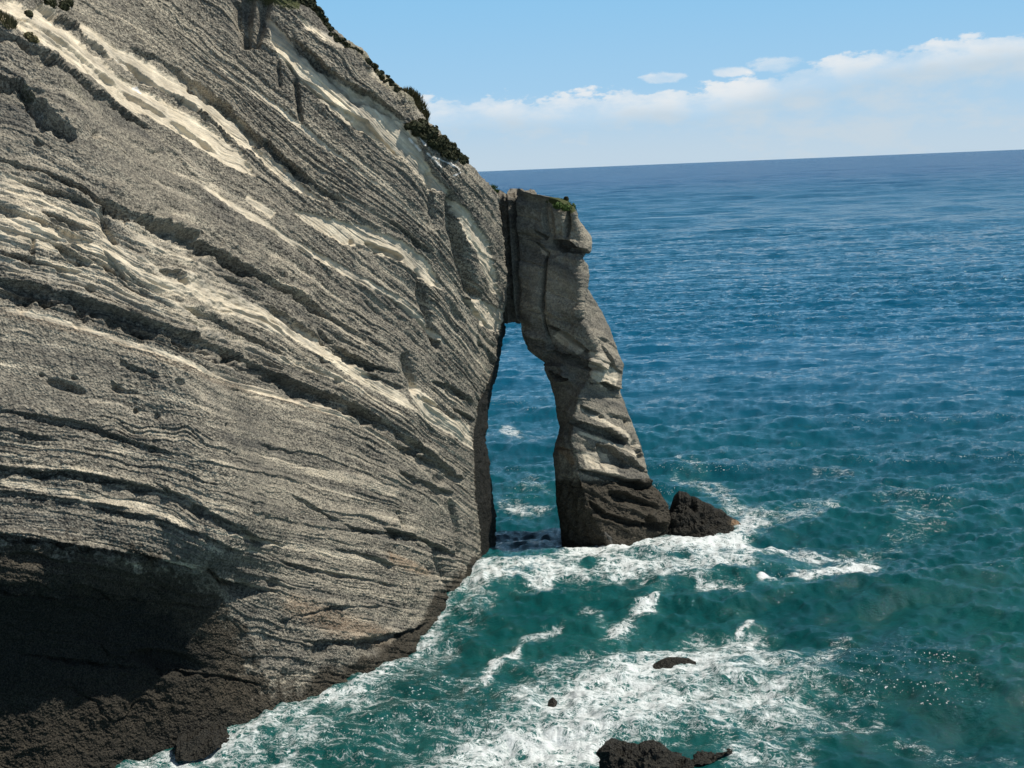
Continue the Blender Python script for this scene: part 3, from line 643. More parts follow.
    print('corner depth', np.round(cy[::40, 0]), 'leg', YP)
    Pf = at_y(px, py, Yf); Pb = at_y(px, py, Yf+7.)
    R_, C_ = px.shape
    V = np.concatenate([Pf.reshape(-1, 3), Pb.reshape(-1, 3)]); off = R_*C_
    f = [grid_faces(R_, C_), grid_faces(R_, C_, flip=True)+off]
    ring = np.concatenate([np.arange(C_), np.arange(1, R_)*C_+C_-1, (R_-1)*C_+np.arange(C_-2, -1, -1), np.arange(R_-2, 0, -1)*C_])
    r2 = np.roll(ring, -1); f.append(np.stack([ring, ring+off, r2+off, r2], -1))
    # break the walls into short steps is not needed: they face the gap
    at_ = {k_: np.full(len(V), v) for k_, v in (('peb', .4), ('tone', .4), ('sand', .05), ('wet_shade', .42), ('warm', .15), ('white', 0), ('veg', 0))}  # slab darkened all over to paint the shade of the gap
    mesh_obj('lintel', V-np.array(base), np.concatenate(f), ROCK, at_, parent=root)
    return root, base, D, px
ARCH, ARCH_BASE, legD, _ = build_pillar()

# ------------------------------------------------------------------ sea rocks
def build_rock(name, outline, depth_m, label, zpeak=None, seed=0, warmpts=None, Yshift=0.0, rough=1.0, whitepts=None, group=None, flat=0.0):
    """rock whose outline is given by its top edge (photo points), standing at the waterline of its base points"""
    top = np.array(outline['top'], float); bot = np.array(outline['bot'], float)
    x0, x1 = top[0, 0], top[-1, 0]
    n = 220; xs = np.linspace(x0, x1, n)
    yt = np.interp(xs, top[:, 0], top[:, 1])+rough*(1.1*perlin(np.stack([xs*.17, xs*0+seed, xs*0], -1))+.8*perlin(np.stack([xs*.5, xs*0+seed, xs*0+4], -1))); yb = np.interp(xs, bot[:, 0], bot[:, 1])
    yb = np.maximum(yb, yt+.4)
    m_ = 130; v = np.linspace(0, 1.25, m_)[:, None]
    py = yt[None, :]+(yb-yt)[None, :]*v; px = np.broadcast_to(xs[None, :], py.shape)
    Gb = ground(xs, yb); Yb = Gb[:, 1]
    back = depth_m*np.clip(np.minimum((xs-x0), (x1-xs))/(x1-x0)*5, 0, 1)**.5
    vv = np.clip(v, 0, 1)
    prof = (1-vv)**1.5*(.75)+.25*(1-vv)
    Y = Yb[None, :]+back[None, :]*prof+Yshift-np.maximum(v-1, 0)*2*back[None, :]*.3
    P = at_y(px, py, Y); N = grid_normals(P)
    sp = 1 if rough <= 1 else rough
    e = np.minimum(vv*4, 1)*np.clip(np.minimum(px-x0, x1-px)/6, 0, 1)
    h = (1.3*(ridged(P*.20+seed, 2)-.5)+.9*(ridged(P*.42+seed, 5, 2.1, .5)-.5)+.45*fbm(P*1.1+seed, 4, 2.1, .65)+.14*fbm(P*3.3+seed, 2))*rough*e
    D = P+N*h[..., None]
    nb = 26; tb = np.linspace(0, 1, nb+1)[1:][:, None]
    b0 = D[0][None]
    drop = (b0[..., 2]+4)
    B = b0+np.stack([np.zeros((nb, n)), tb*back[None, :]*.9+0*xs, -drop*tb**1.7], -1)
    B = B+.3*fbm(B*.8+seed, 3)[..., None]*np.array([0, .5, .3])*np.minimum(1, tb*4)[..., None]
    V = np.concatenate([B[::-1], D], 0)
    Fc = grid_faces(V.shape[0], V.shape[1])
    pxx, pyy = project(V.reshape(-1, 3)); pxx = pxx.reshape(V.shape[:2]); pyy = pyy.reshape(V.shape[:2])
    warm = np.zeros_like(pxx); white = np.zeros_like(pxx)
    for g in (warmpts or []): strip(warm, pxx, pyy, g, 1, .6)
    for g in (whitepts or []): strip(white, pxx, pyy, g, .8, .6)
    cen = V.reshape(-1, 3).mean(0); cen[2] = 0
    at_ = {'peb': np.full(V.shape[:2], .7), 'tone': np.clip(.5+.6*fbm(V*.8, 3), 0, 1), 'sand': np.full(V.shape[:2], .0), 'wet_shade': np.clip(1.28-1.2*warm, 0, 1.3), 'warm': warm*1.3, 'white': white, 'veg': np.zeros_like(pxx)}
    o = mesh_obj(name, V-cen, Fc, ROCK, at_); o.location = cen
    thing(o, label, 'rock', group or 'rocks in the surf')
    return o
G_R = None
build_rock('sea_rock', dict(top=[(655, 531), (664, 521), (668, 514), (671, 505), (674, 496), (679, 491), (686, 492), (691, 496), (697, 497), (703, 502), (709, 503), (716, 508), (722, 510), (729, 516), (735, 519), (741, 524)],
                            bot=[(655, 536), (670, 535), (690, 536), (705, 538), (720, 535), (732, 530), (741, 525)]), 5.0,
           'pointed dark rock with a rusty end in the surf beside the arch leg', seed=3, warmpts=[[(731, 522, 3), (739, 524, 4)]], whitepts=[[(712, 524, 2), (720, 518, 1.5)]])
build_rock('sea_rock', dict(top=[(597, 775), (603, 756), (605, 742), (611, 738), (619, 740), (628, 743), (638, 744), (646, 741), (654, 740), (661, 743), (667, 748), (674, 754), (684, 757), (695, 762), (706, 768), (715, 774)],
                            bot=[(598, 785), (640, 792), (680, 786), (715, 776)]), 4.5,
           'dark jagged rock topped by a small pool, at the bottom of the picture', seed=9, whitepts=[[(618, 747, 1.5), (630, 748, 2), (638, 746, 1)]])
build_rock('sea_rock', dict(top=[(655, 757), (672, 754), (690, 754), (703, 751), (713, 750), (721, 745), (729, 742), (734, 743), (738, 748)], bot=[(655, 761), (680, 766), (705, 764), (725, 755), (738, 750)]), 4.0,
           'low soaked brown ledge just right of the jagged rock with a pool', seed=15, rough=.6)
build_rock('sea_rock', dict(top=[(648, 668), (655, 663), (662, 659), (668, 657), (678, 657), (688, 658), (696, 662)], bot=[(648, 671), (665, 670), (680, 668), (696, 666)]), 1.5,
           'flat brown rock barely above the wide white foam patch', seed=21, rough=.35)
build_rock('sea_rock', dict(top=[(546, 708), (549, 700), (553, 697), (557, 701), (561, 709)], bot=[(546, 711), (554, 713), (561, 712)]), 2.0,
           'tiny dark rock poking out at the left of the white foam patch', seed=27, rough=.3)
build_rock('sea_rock', dict(top=[(175, 752), (177, 738), (184, 733), (195, 731), (205, 729), (215, 725), (222, 726), (228, 733), (231, 737)], bot=[(175, 757), (190, 755), (205, 751), (220, 744), (231, 738)]), 3.5,
           'grey barnacled block at the foot of the shaded cliff overhang', seed=33, rough=.7, Yshift=-1.0)

# ------------------------------------------------------------------ plants
def leaf_material(name, c0, c1):
    mt, nt = new_mat(name); k = NT(nt)
    n = k.noise(k.pos(), 2.2, 3, .6); n2 = k.noise(k.pos(), 14, 2, .5)
    c = k.mix(k.ramp(n, .35, .68), c0, c1); c = k.mix(k.ramp(n2, .4, .75, 0, .4), c, tuple(x*1.5 for x in c1))
    k.principled(c, .75, spec=.2); return mt
SHRUB = leaf_material('scrub_leaves', (.016, .020, .010), (.044, .047, .022))
DRY = leaf_material('dry_tussock', (.060, .055, .025), (.13, .115, .055))
GRASS = leaf_material('cliff_grass', (.035, .065, .016), (.075, .12, .03))
WOOD, _nt = new_mat('scrub_wood'); _k = NT(_nt); _k.principled(_k.mix(_k.noise(_k.pos(), 6), (.05, .04, .03), (.10, .08, .06)), .9)
def bush(name, centers, leaf, n, label, cat='shrub', mat=None, blade=False, group=None, parent=None, base=None, stem=True):
    """centers: (point, rx, rz) clumps; foliage made of many small leaves through the volume, on short stems"""
    rg = np.random.default_rng(abs(hash(label)) % 1000 if False else len(label)*7+n)
    V = []; Fc = []
    for (c, rx, rz) in centers:
        m_ = n
        d = rg.normal(size=(m_, 3)); d /= np.linalg.norm(d, axis=1, keepdims=True)
        r = rg.uniform(.35, 1, m_)**.6
        lump = 1+.35*perlin(d*1.7+c)
        p = c+d*(r*lump)[:, None]*np.array([rx, rx, rz]); 
        for q, dv in zip(p, d):
            if q[2] < c[2]-rz*.7: continue
            a = rg.normal(size=3); a /= np.linalg.norm(a)
            if blade:
                tip = q+np.array([dv[0]*.5, dv[1]*.5, .8])*leaf*rg.uniform(1.5, 3)
                w = np.cross(tip-q, a); w = w/np.linalg.norm(w)*leaf*.22
                i = len(V); V += [q-w, q+w, tip+w*.2, tip-w*.2]; Fc.append((i, i+1, i+2, i+3))
            else:
                nn = dv+a*.8; nn /= np.linalg.norm(nn)
                t1 = np.cross(nn, a); t1 /= np.linalg.norm(t1)+1e-9; t2 = np.cross(nn, t1)
                sz = leaf*rg.uniform(.6, 1.3); i = len(V)
                V += [q-t1*sz, q+t2*sz*.55, q+t1*sz, q-t2*sz*.55]; Fc.append((i, i+1, i+2, i+3))
    V = np.array(V)
    b = np.array(base if base is not None else [centers[0][0][0], centers[0][0][1], centers[0][0][2]-centers[0][2]*.7])
    if parent is not None:
        return mesh_obj(name, V-np.array(ARCH_BASE), Fc, mat or SHRUB, smooth=False, parent=parent)
    root = bpy.data.objects.new(name, None); COL.objects.link(root); root.location = b
    thing(root, label, cat, group or 'shrubs on the cliff')
    mesh_obj('foliage', V-b, Fc, mat or SHRUB, smooth=False, parent=root)
    for (c, rx, rz) in centers[:3]:
        SV = []; SF = []
        p0 = c+np.array([0, 0, -rz*1.1]); p1 = c+np.array([rg.uniform(-.4, .4)*rx, rg.uniform(-.4, .4)*rx, rz*.4])
        for pp, rr in ((p0, .10), ((p0+p1)/2+.08, .07), (p1, .03)):
            for a in range(6): SV.append(pp+np.array([math.cos(a*1.0472)*rr, math.sin(a*1.0472)*rr, 0]))
        for lv in (0, 6):
            for a in range(6): SF.append((lv+a, lv+(a+1) % 6, lv+6+(a+1) % 6, lv+6+a))
        mesh_obj('stem', np.array(SV)-b, SF, WOOD, parent=root)
    return root
def cl(x, y, rpx, hpx, push=.0):
    p, nrm = cliff_point(x, y); D = np.linalg.norm(p-CAM); sc = D/F_PX
    return (p+nrm*push*rpx*sc*.4+0, rpx*sc, hpx*sc)
def band(pts, step, r, jit=1.2):
    pts = np.array(pts, float); L = np.concatenate([[0], np.cumsum(np.hypot(*np.diff(pts, axis=0).T))]); rg = np.random.default_rng(int(L[-1]*10))
    out = []
    for t in np.arange(0, L[-1], step):
        x = np.interp(t, L, pts[:, 0])+rg.uniform(-jit, jit); y = np.interp(t, L, pts[:, 1])+rg.uniform(-jit, jit); rr = r*rg.uniform(.65, 1.25)
        out.append(cl(x, y, rr*1.25, rr*.85))
    return out
bush('shrub', [cl(47, 4, 8, 6), cl(40, -2, 7, 6), cl(55, -4, 8, 6)], .22, 420, 'dark round shrub on the sand at the top left edge of the cliff')
bush('shrub', [cl(62, 8, 6, 5), cl(68, 3, 5, 5)], .22, 420, 'dark shrub at the head of the pebbly ridge, right of the round shrub')
bush('shrub', [cl(30, 12, 5, 3.5)], .18, 420, 'small dark flat bush alone on the pale sand chute')
bush('shrub', [cl(4, 20, 8, 8), cl(10, 26, 6, 6), cl(-4, 14, 7, 8)], .2, 420, 'spiky olive shrub at the left border of the picture', mat=DRY, blade=True)
bush('shrub', [cl(28, 36, 5, 4), cl(33, 40, 5, 4)], .18, 380, 'small olive shrub at the lower edge of the sand chute', mat=DRY)
bush('shrub', [cl(316, 14, 8, 7), cl(308, 8, 7, 7), cl(322, 22, 5, 6), cl(300, 2, 8, 7), cl(312, 6, 6, 7), cl(326, 28, 4, 4), cl(290, -4, 8, 6)], .28, 480, 'dark scrub crowning the skyline at the top of the ridge')
bush('shrub', [cl(418, 106, 7, 10), cl(423, 112, 6, 9), cl(412, 100, 6, 8), cl(427, 118, 4, 6), cl(406, 96, 5, 5)], .25, 480, 'tall brown tussock leaning over the ridge above the dark scrub mat', cat='tussock', mat=DRY, blade=True)
bush('shrub', [cl(418, 128, 8, 5), cl(426, 134, 9, 6), cl(436, 142, 9, 6), cl(446, 148, 8, 6), cl(454, 153, 7, 5), cl(461, 158, 5, 4), cl(412, 126, 6, 4), cl(421, 124, 6, 4), cl(430, 132, 6, 5), cl(441, 141, 6, 5), cl(450, 148, 6, 5), cl(466, 162, 3, 3), cl(432, 144, 7, 4), cl(444, 154, 7, 4)]+band([(410, 124), (428, 134), (445, 148), (463, 162)], 2.5, 4.0, 3)+band([(414, 130), (430, 143), (448, 156)], 3, 3.5, 3), .24, 420, 'dark green scrub mat on the ridge above white streaked rock')
bush('shrub', band([(328, 30), (338, 40), (350, 47), (362, 56)], 2.4, 2.4), .2, 150, 'low dark scrub on the skyline just below the crowning scrub')
bush('shrub', band([(366, 61), (378, 74), (388, 83), (402, 95)], 2.4, 2.6), .2, 150, 'low dark scrub on the skyline halfway down the ridge')
bush('shrub', [cl(492, 188, 4, 2.2), cl(497, 192, 3, 2)], .15, 300, 'little green tuft in the notch between cliff and arch', mat=GRASS, blade=True)
def al(x, y, rpx, hpx, dy=1.5):
    p = at_y(np.array(float(x)), np.array(float(y)), YP+4+dy); sc = np.linalg.norm(p-CAM)/F_PX
    return (p, rpx*sc, hpx*sc)
bush('grass_cap', [al(548, 201, 5, 2), al(556, 201, 6, 3), al(564, 203, 6, 4), al(571, 208, 5, 5), al(575, 214, 2.5, 4), al(558, 206, 5, 4, -2), al(566, 208, 5, 4, -2)], .16, 420, 'g', mat=GRASS, parent=ARCH)
bush('shrub', [al(566, 199, 2.5, 2.5)], .14, 380, 'tiny dark bush on the grassy top of the arch leg')

# ------------------------------------------------------------------ sea
FOAM = [  # (x, y, half width), density
 ([(60, 788, 14), (130, 766, 11), (188, 755, 10), (232, 739, 10), (287, 718, 9), (335, 700, 8), (370, 680, 7), (400, 657, 7), (425, 639, 6), (441, 613, 6), (451, 598, 6), (470, 580, 7)], .80),
 ([(150, 775, 16), (230, 760, 20), (300, 740, 20), (360, 700, 16), (410, 672, 14), (450, 640, 16), (480, 600, 14)], .52),
 ([(250, 775, 30), (330, 760, 30), (420, 720, 22), (470, 690, 18)], .42),
 ([(474, 575, 7), (490, 575, 8), (520, 571, 7), (560, 568, 7), (600, 563, 9), (640, 558, 12), (680, 552, 15), (720, 554, 13), (752, 560, 8)], 1.0),
 ([(575, 558, 5), (620, 550, 6), (655, 540, 7), (700, 541, 7), (740, 548, 8)], .95), ([(478, 585, 8), (560, 580, 8), (640, 575, 9), (740, 570, 9)], .6),
 ([(738, 524, 6), (770, 520, 12), (800, 515, 12), (835, 508, 9)], .66), ([(676, 478, 5), (700, 486, 8), (725, 500, 10), (745, 515, 9), (750, 530, 8)], .72),
 ([(762, 584, 3), (800, 580, 5), (830, 575, 6), (872, 566, 5)], .92), ([(740, 552, 6), (790, 553, 5), (850, 557, 6)], .62), ([(850, 565, 10), (890, 545, 14), (915, 525, 16), (945, 515, 10)], .45),
 ([(880, 495, 14), (920, 500, 10)], .4), ([(656, 600, 4), (640, 610, 8), (630, 620, 7), (612, 629, 5)], .92), ([(518, 647, 4), (495, 655, 6), (492, 668, 6), (486, 680, 5)], .92),
 ([(700, 590, 4), (740, 592, 5)], .62), ([(520, 583, 6), (545, 592, 7), (552, 600, 4)], .6), ([(525, 635, 4), (560, 625, 4)], .55), ([(580, 610, 4), (600, 612, 4)], .5),
 ([(508, 430, 5), (518, 437, 5)], .62), ([(530, 482, 14), (545, 492, 10)], .38), ([(500, 508, 4), (550, 508, 5)], .5), ([(680, 458, 4), (695, 462, 4)], .6), ([(815, 470, 4), (850, 474, 4)], .35),
 ([(738, 628, 3), (752, 620, 3)], .7),
 ([(470, 765, 30), (520, 735, 30), (560, 710, 30), (600, 690, 26), (650, 675, 22), (700, 660, 20), (750, 650, 18)], .72), ([(560, 745, 22), (610, 722, 30), (670, 708, 34), (730, 700, 32), (770, 700, 20)], .98),
 ([(560, 705, 10), (590, 690, 12), (640, 675, 12)], .8), ([(640, 655, 8), (690, 650, 10), (740, 645, 12), (790, 665, 12)], .72), ([(790, 690, 12), (820, 665, 10), (838, 645, 8), (850, 640, 4)], .6),
 ([(740, 745, 14), (770, 730, 18), (830, 718, 20), (880, 720, 12)], .58), ([(420, 768, 20), (500, 755, 26), (590, 750, 22)], .72), ([(740, 765, 12), (800, 760, 14)], .6),
 ([(900, 745, 10), (960, 755, 14), (1010, 765, 10)], .42), ([(820, 680, 14), (880, 690, 12)], .36), ([(940, 690, 10), (990, 700, 12)], .3), ([(520, 690, 16), (560, 665, 14), (610, 655, 14)], .5),
]
def build_sea():
    r0 = np.concatenate([np.array([.012, .03, .06, .1]), np.arange(.13, 1.6, .008), np.arange(1.6, 7.0, .016), np.arange(7.0, 26.5, .036), np.linspace(26.7, 60, 60)])
    az = np.concatenate([np.linspace(-75, -23, 60)[:-1], np.arange(-23, 23.5, .04), np.linspace(23.7, 75, 60)])
    dep = np.radians(r0)[:, None]; A = np.radians(az)[None, :]
    r = CAM_H/np.tan(dep)
    X = r*np.sin(A); Y = r*np.cos(A)+0*X; X = X+0*Y
    dr = np.abs(np.gradient(r[:, 0]))[:, None]; da = r*np.abs(np.gradient(A[0]))[None, :]
    rg = np.random.default_rng(5)
    Z = np.zeros_like(X); crest = np.zeros_like(X)
    K = 130
    lam = np.exp(rg.uniform(math.log(1.2), math.log(60), K))
    calm = .75+.5*fbm(np.stack([X/160, Y/160, X*0], -1), 2)
    for l in lam:
        sp = .42 if l > 14 else .8
        th = math.radians(-100)+rg.normal()*sp
        k = 2*math.pi/l; kx, ky = k*math.cos(th), k*math.sin(th)
        a = .0078*l*(l/9.0)**(-.32) if l < 14 else .0075*14*(l/14)**.15*(14/9.)**(-.32)
        ph = rg.uniform(0, 6.283)
        att = np.exp(-(abs(ky)*dr*.30)**2-(abs(kx)*da*.30)**2)
        w = kx*X+ky*Y+ph
        Z += a*att*calm*(np.sin(w)+.22*np.cos(2*w))
    off = sstep(500, 1500, r)
    for i in range(16):
        l = math.exp(rg.uniform(math.log(70), math.log(320))); th = math.radians(-96)+rg.normal()*.6; kx, ky = 2*math.pi/l*math.cos(th), 2*math.pi/l*math.sin(th)
        Z += off*.0034*l*np.exp(-(abs(ky)*dr*.30)**2)*np.sin(kx*X+ky*Y+rg.uniform(0, 6.28))
    P = np.stack([X, Y, 0*X], -1)
    f = (P-CAM)@FW
    px = W/2+F_PX*((P-CAM)@RIGHT)/np.maximum(f, 1); py = H_IMG/2-F_PX*((P-CAM)@UP)/np.maximum(f, 1)
    ok = f > 1; px = np.where(ok, px, -9e3); py = np.where(ok, py, -9e3)
    wp = 16*fbm(np.stack([px*.028, py*.075, px*0], -1), 4, 2.1, .6)
    foam = np.zeros_like(px); aer = np.zeros_like(px)
    for g, v in FOAM:
        splat(foam, px, py, g, v*(.92 if max(p[2] for p in g) < 10 else .56), wp)
        splat(foam, px, py, [(a, b, c*1.7+5) for a, b, c in g], v*.13, wp)
        splat(aer, px, py, [(a, b, c*1.5+6) for a, b, c in g], v*.8, wp)
    # swell standing up where it breaks
    hb = np.zeros_like(px)
    strip(hb, px, py, [(470, 580, 10), (520, 577, 12), (600, 572, 14), (680, 565, 18), (750, 566, 14), (800, 560, 8)], 1, .9)
    Z += 1.3*hb
    h2 = np.zeros_like(px)
    strip(h2, px, py, [(840, 660, 8), (900, 652, 14), (960, 665, 14), (1040, 690, 12)], 1, .9)
    Z += .7*h2
    lee = np.zeros_like(px)
    for g in ([(640, 668, 12), (700, 665, 12)], [(545, 708, 8), (565, 708, 8)], [(650, 764, 14), (740, 752, 12)], [(660, 536, 8), (742, 526, 8)]): splat(lee, px, py, g, 1, wp*0)
    Z *= 1-.8*lee
    gy = np.gradient(Z, axis=0)/np.maximum(dr, .05)
    cap = sstep(.06, .26, np.abs(gy))*sstep(-.1, .4, Z)*(1-sstep(350, 1200, r))*sstep(-.15, .35, fbm(np.stack([X/38, Y/38, X*0+4], -1), 3))
    rough = fbm(np.stack([X*.9, Y*.6, X*0+3], -1), 3)
    Z += foam*(.40*rough+.12)*(dr < 2)
    V = np.stack([X, Y, Z], -1)
    o = mesh_obj('sea', V, grid_faces(*X.shape, flip=True), SEA, {'foam': foam, 'aer': aer, 'cap': cap})
    thing(o, 'open blue green sea with choppy waves and white foam around the rocks', kind='structure')
def sea_material():
    mt, nt = new_mat('sea_water'); k = NT(nt); p = k.pos()
    dens = k.attr('foam'); aer = k.attr('aer')
    dist = k.n('ShaderNodeVectorMath', operation='LENGTH'); k.l.new(p, dist.inputs[0]); d = dist.outputs['Value']
    # foam pattern: lacy cells stretched along the crests
    wv = k.n('ShaderNodeTexNoise'); k.l.new(p, wv.inputs['Vector']); wv.inputs['Scale'].default_value = .35; wv.inputs['Detail'].default_value = 3
    add = k.n('ShaderNodeVectorMath', operation='MULTIPLY_ADD'); k.l.new(wv.outputs['Color'], add.inputs[0]); add.inputs[1].default_value = (2.2, 2.2, 0); k.l.new(p, add.inputs[2])
    q = k.mapping(add.outputs[0], (.85, .80, 0), (0, 0, math.radians(12)))
    e1 = k.vor(q, .55, 'DISTANCE_TO_EDGE'); e2 = k.vor(q, 1.5, 'DISTANCE_TO_EDGE')
    def vein(sc, w, det=4):
        return k.ramp(k.math('ABSOLUTE', k.math('SUBTRACT', k.noise(q, sc, det, .6, .15), .5)), 0, w, 1, 0)
    lace = k.math('MAXIMUM', k.math('MULTIPLY', k.ramp(e1, 0, .22, 1, 0), .75), k.math('MAXIMUM', vein(.9, .05), k.math('MULTIPLY', vein(2.3, .06), .85)))
    qs = k.mapping(q, (.42, 1.35, 1), (0, 0, math.radians(-22))); fb = k.noise(qs, 1.2, 6, .68); fb2 = k.noise(q, .22, 3, .5); fine = k.noise(q, 5, 4, .7)
    v = k.math('ADD', dens, k.math('MULTIPLY', k.math('SUBTRACT', fb, .5), 1.5))
    v = k.math('ADD', v, k.math('MULTIPLY', k.math('SUBTRACT', lace, .38), .52))
    v = k.math('ADD', v, k.math('MULTIPLY', k.math('SUBTRACT', fine, .5), .6))
    v = k.math('ADD', v, k.math('MULTIPLY', k.math('SUBTRACT', fb2, .5), .5))
    foam = k.math('MULTIPLY', k.ramp(v, .48, 1.06, 0, .97), k.ramp(dens, .06, .3))
    fleck = k.math('MULTIPLY', k.ramp(k.noise(p, 3.2, 2, .6), .63, .70), k.ramp(k.attr('cap'), .08, .5, 0, .9))  # small whitecap flecks, painted white for the sun glints as well
    foam = k.math('MAXIMUM', foam, fleck)
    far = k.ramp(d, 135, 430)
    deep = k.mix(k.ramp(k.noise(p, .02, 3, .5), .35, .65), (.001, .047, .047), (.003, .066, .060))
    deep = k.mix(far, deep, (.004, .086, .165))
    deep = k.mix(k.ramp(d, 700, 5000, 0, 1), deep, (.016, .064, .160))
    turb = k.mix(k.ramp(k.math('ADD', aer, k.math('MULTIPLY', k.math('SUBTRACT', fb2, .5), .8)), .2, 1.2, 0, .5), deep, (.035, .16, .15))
    mp = k.mapping(p, (1.0, 1.5, 1.0), (0, 0, math.radians(-8)))
    b1 = k.noise(mp, 2.3, 5, .7); b2 = k.noise(mp, .22, 3, .5)
    hgt = k.math('ADD', k.math('MULTIPLY', b1, .20), k.math('MULTIPLY', b2, .5))
    mf = k.mapping(p, (.35, 1.0, 1.0), (0, 0, math.radians(-6)))
    f1 = k.noise(mf, .12, 4, .6); f2 = k.noise(mf, .03, 5, .65); f3 = k.noise(mf, .008, 5, .65)
    hgt = k.math('ADD', hgt, k.math('MULTIPLY', k.ramp(d, 200, 700), k.math('ADD', k.math('MULTIPLY', f1, 3.0), k.math('MULTIPLY', f2, 12.0))))
    hgt = k.math('ADD', hgt, k.math('MULTIPLY', k.ramp(d, 1200, 4000), k.math('MULTIPLY', f3, 60.0)))
    nrm = k.bump(hgt, .9, .75)
    rough = k.ramp(d, 100, 2500, .045, .22)
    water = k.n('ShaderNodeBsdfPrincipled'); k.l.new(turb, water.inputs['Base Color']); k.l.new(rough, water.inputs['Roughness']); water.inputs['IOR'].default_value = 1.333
    k.l.new(nrm, water.inputs['Normal'])
    fm = k.n('ShaderNodeBsdfPrincipled'); fm.inputs['Roughness'].default_value = .9; fm.inputs['Specular IOR Level'].default_value = .1
    k.put(fm.inputs['Base Color'], k.mix(fine, (.58, .65, .66), (.84, .87, .87)))
    k.l.new(k.bump(k.math('ADD', fb, fine), .8, .25), fm.inputs['Normal'])
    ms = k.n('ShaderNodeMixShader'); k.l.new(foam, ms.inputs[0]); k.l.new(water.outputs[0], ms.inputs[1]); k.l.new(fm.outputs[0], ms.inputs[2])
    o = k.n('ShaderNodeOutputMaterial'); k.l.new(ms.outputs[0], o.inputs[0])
    return mt
SEA = sea_material()
build_sea()

# ------------------------------------------------------------------ sky and sun
wd = bpy.data.worlds.new('World'); scene.world = wd; wd.use_nodes = True
nt = wd.node_tree; nt.nodes.clear(); k = NT(nt)
sky = k.n('ShaderNodeTexSky', sky_type='NISHITA'); sky.sun_disc = False; sky.sun_elevation = SUN_EL; sky.sun_rotation = SUN_AZ
sky.air_density = 1.0; sky.dust_density = .6; sky.ozone_density = 1.0; sky.altitude = 50
g = k.n('ShaderNodeTexCoord').outputs['Generated']
sep = k.n('ShaderNodeSeparateXYZ'); k.l.new(g, sep.inputs[0])
az = k.math('ARCTAN2', sep.outputs[0], sep.outputs[1]); el = k.math('ARCSINE', sep.outputs[2])
azd = k.math('MULTIPLY', az, 57.2958); eld = k.math('MULTIPLY', el, 57.2958)
cv = k.n('ShaderNodeCombineXYZ'); k.l.new(azd, cv.inputs[0]); k.l.new(k.math('MULTIPLY', eld, 2.2), cv.inputs[1])
n1 = k.noise(cv.outputs[0], .35, 7, .58); n2 = k.noise(cv.outputs[0], .12, 3, .5); n3 = k.noise(cv.outputs[0], 1.1, 5, .6)
# cloud bank: its top climbs towards the right
cr = k.n('ShaderNodeValToRGB'); cr.color_ramp.interpolation = 'B_SPLINE'
for p_, v_ in ((0, .42),): pass
els = cr.color_ramp.elements; els[0].position = 0; els[0].color = (.55,)*3+(1,); els[1].position = 1; els[1].color = (.95,)*3+(1,)
for pos, v_ in ((.44, .59), (.56, .585), (.60, .59), (.635, .70), (.69, .83), (.75, .90)):
    e_ = els.new(pos); e_.color = (v_,)*3+(1,)
k.l.new(k.ramp(azd, -40, 40, 0, 1, 'LINEAR'), cr.inputs[0])
toph = k.math('MULTIPLY', cr.outputs[0], 5.0)
edge = k.math('SUBTRACT', k.math('ADD', toph, k.math('ADD', k.math('MULTIPLY', k.math('SUBTRACT', n1, .5), 1.9), k.math('MULTIPLY', k.math('SUBTRACT', n3, .5), 1.5))), eld)
bank = k.ramp(edge, -.03, .26)
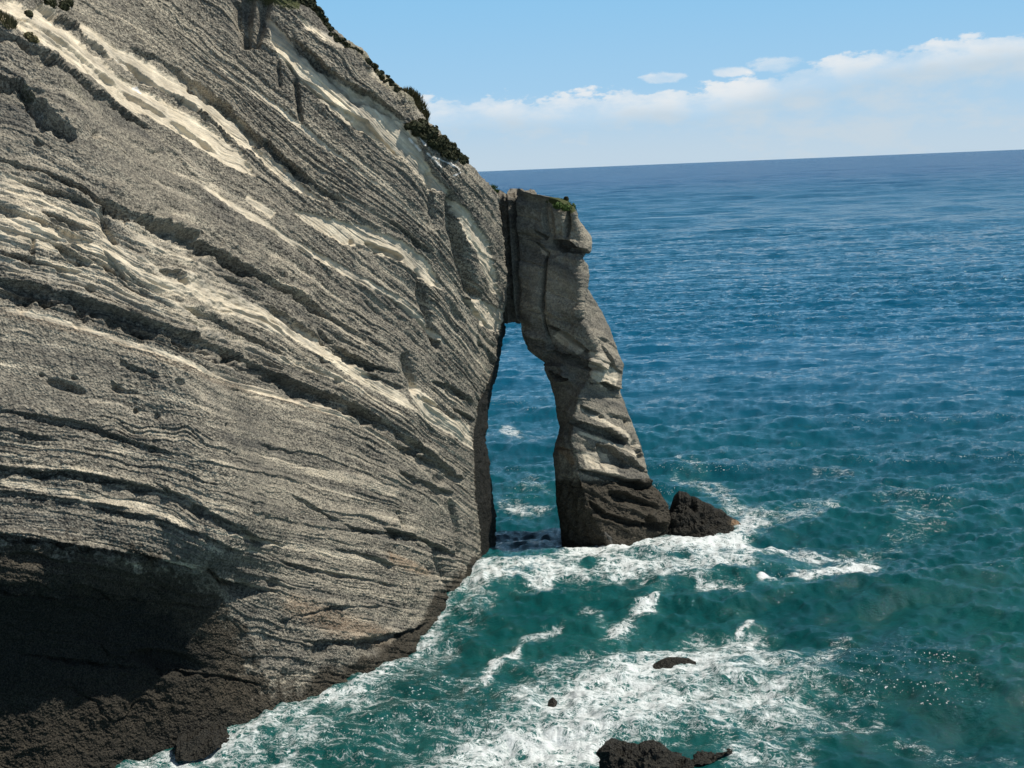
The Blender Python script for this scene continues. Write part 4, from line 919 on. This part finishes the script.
# single puffs standing clear of the bank
for pa, pe, pw, ph_ in ((6.5, 3.38, .95, .26), (9.2, 3.45, .8, .22), (10.9, 3.65, 1.1, .34)):
    ex_ = k.math('POWER', k.math('DIVIDE', k.math('SUBTRACT', azd, pa), pw), 2.0); ey_ = k.math('POWER', k.math('DIVIDE', k.math('SUBTRACT', eld, pe), ph_), 2.0)
    pf = k.math('SUBTRACT', k.math('ADD', 1.0, k.math('MULTIPLY', k.math('SUBTRACT', n3, .5), 2.6)), k.math('ADD', ex_, ey_))
    bank = k.math('MAXIMUM', bank, k.math('MULTIPLY', k.ramp(pf, -.1, .7), .85))
body = k.math('MULTIPLY', bank, k.ramp(k.math('ADD', k.math('MULTIPLY', n1, .6), k.math('MULTIPLY', n2, .4)), .38, .60, .30, 1.0))
hz = k.ramp(eld, .0, 3.2, .82, 0)
hor = k.math('MAXIMUM', body, hz)
shade = k.ramp(k.math('ADD', k.math('MULTIPLY', n3, .55), k.math('MULTIPLY', k.ramp(edge, 0, 1.8, 1, 0), .5)), .32, .70)
BG = .05
ccol = k.mix(shade, (11.2, 13.4, 15.2), (16.0, 16.8, 17.4))
clear = k.mix(k.ramp(eld, 0, 9), (8.0, 12.6, 16.8), (4.9, 10.9, 16.8))     # clear maritime air low over the horizon
clear = k.mix(k.ramp(eld, 8, 24), clear, sky.outputs[0])
skyc = k.mix(hor, clear, ccol)
up_only = k.ramp(eld, -.6, -.1)
bgn = k.n('ShaderNodeBackground'); k.l.new(skyc, bgn.inputs[0]); bgn.inputs[1].default_value = BG
out = k.n('ShaderNodeOutputWorld'); k.l.new(bgn.outputs[0], out.inputs[0])

sl = bpy.data.lights.new('sun', 'SUN'); sl.energy = 5.0; sl.angle = math.radians(.53); sl.color = (1, .94, .84)
so = bpy.data.objects.new('sun', sl); COL.objects.link(so)
sv = Vector((math.sin(SUN_AZ)*math.cos(SUN_EL), math.cos(SUN_AZ)*math.cos(SUN_EL), math.sin(SUN_EL)))
so.rotation_euler = sv.to_track_quat('Z', 'Y').to_euler(); so.location = (200, 100, 300)

scene.view_settings.view_transform = 'Standard'; scene.view_settings.look = 'None'; scene.view_settings.gamma = 1
scene.view_settings.exposure = 0.0
scene.render.resolution_x = W; scene.render.resolution_y = H_IMG
scene.render.engine = 'CYCLES'
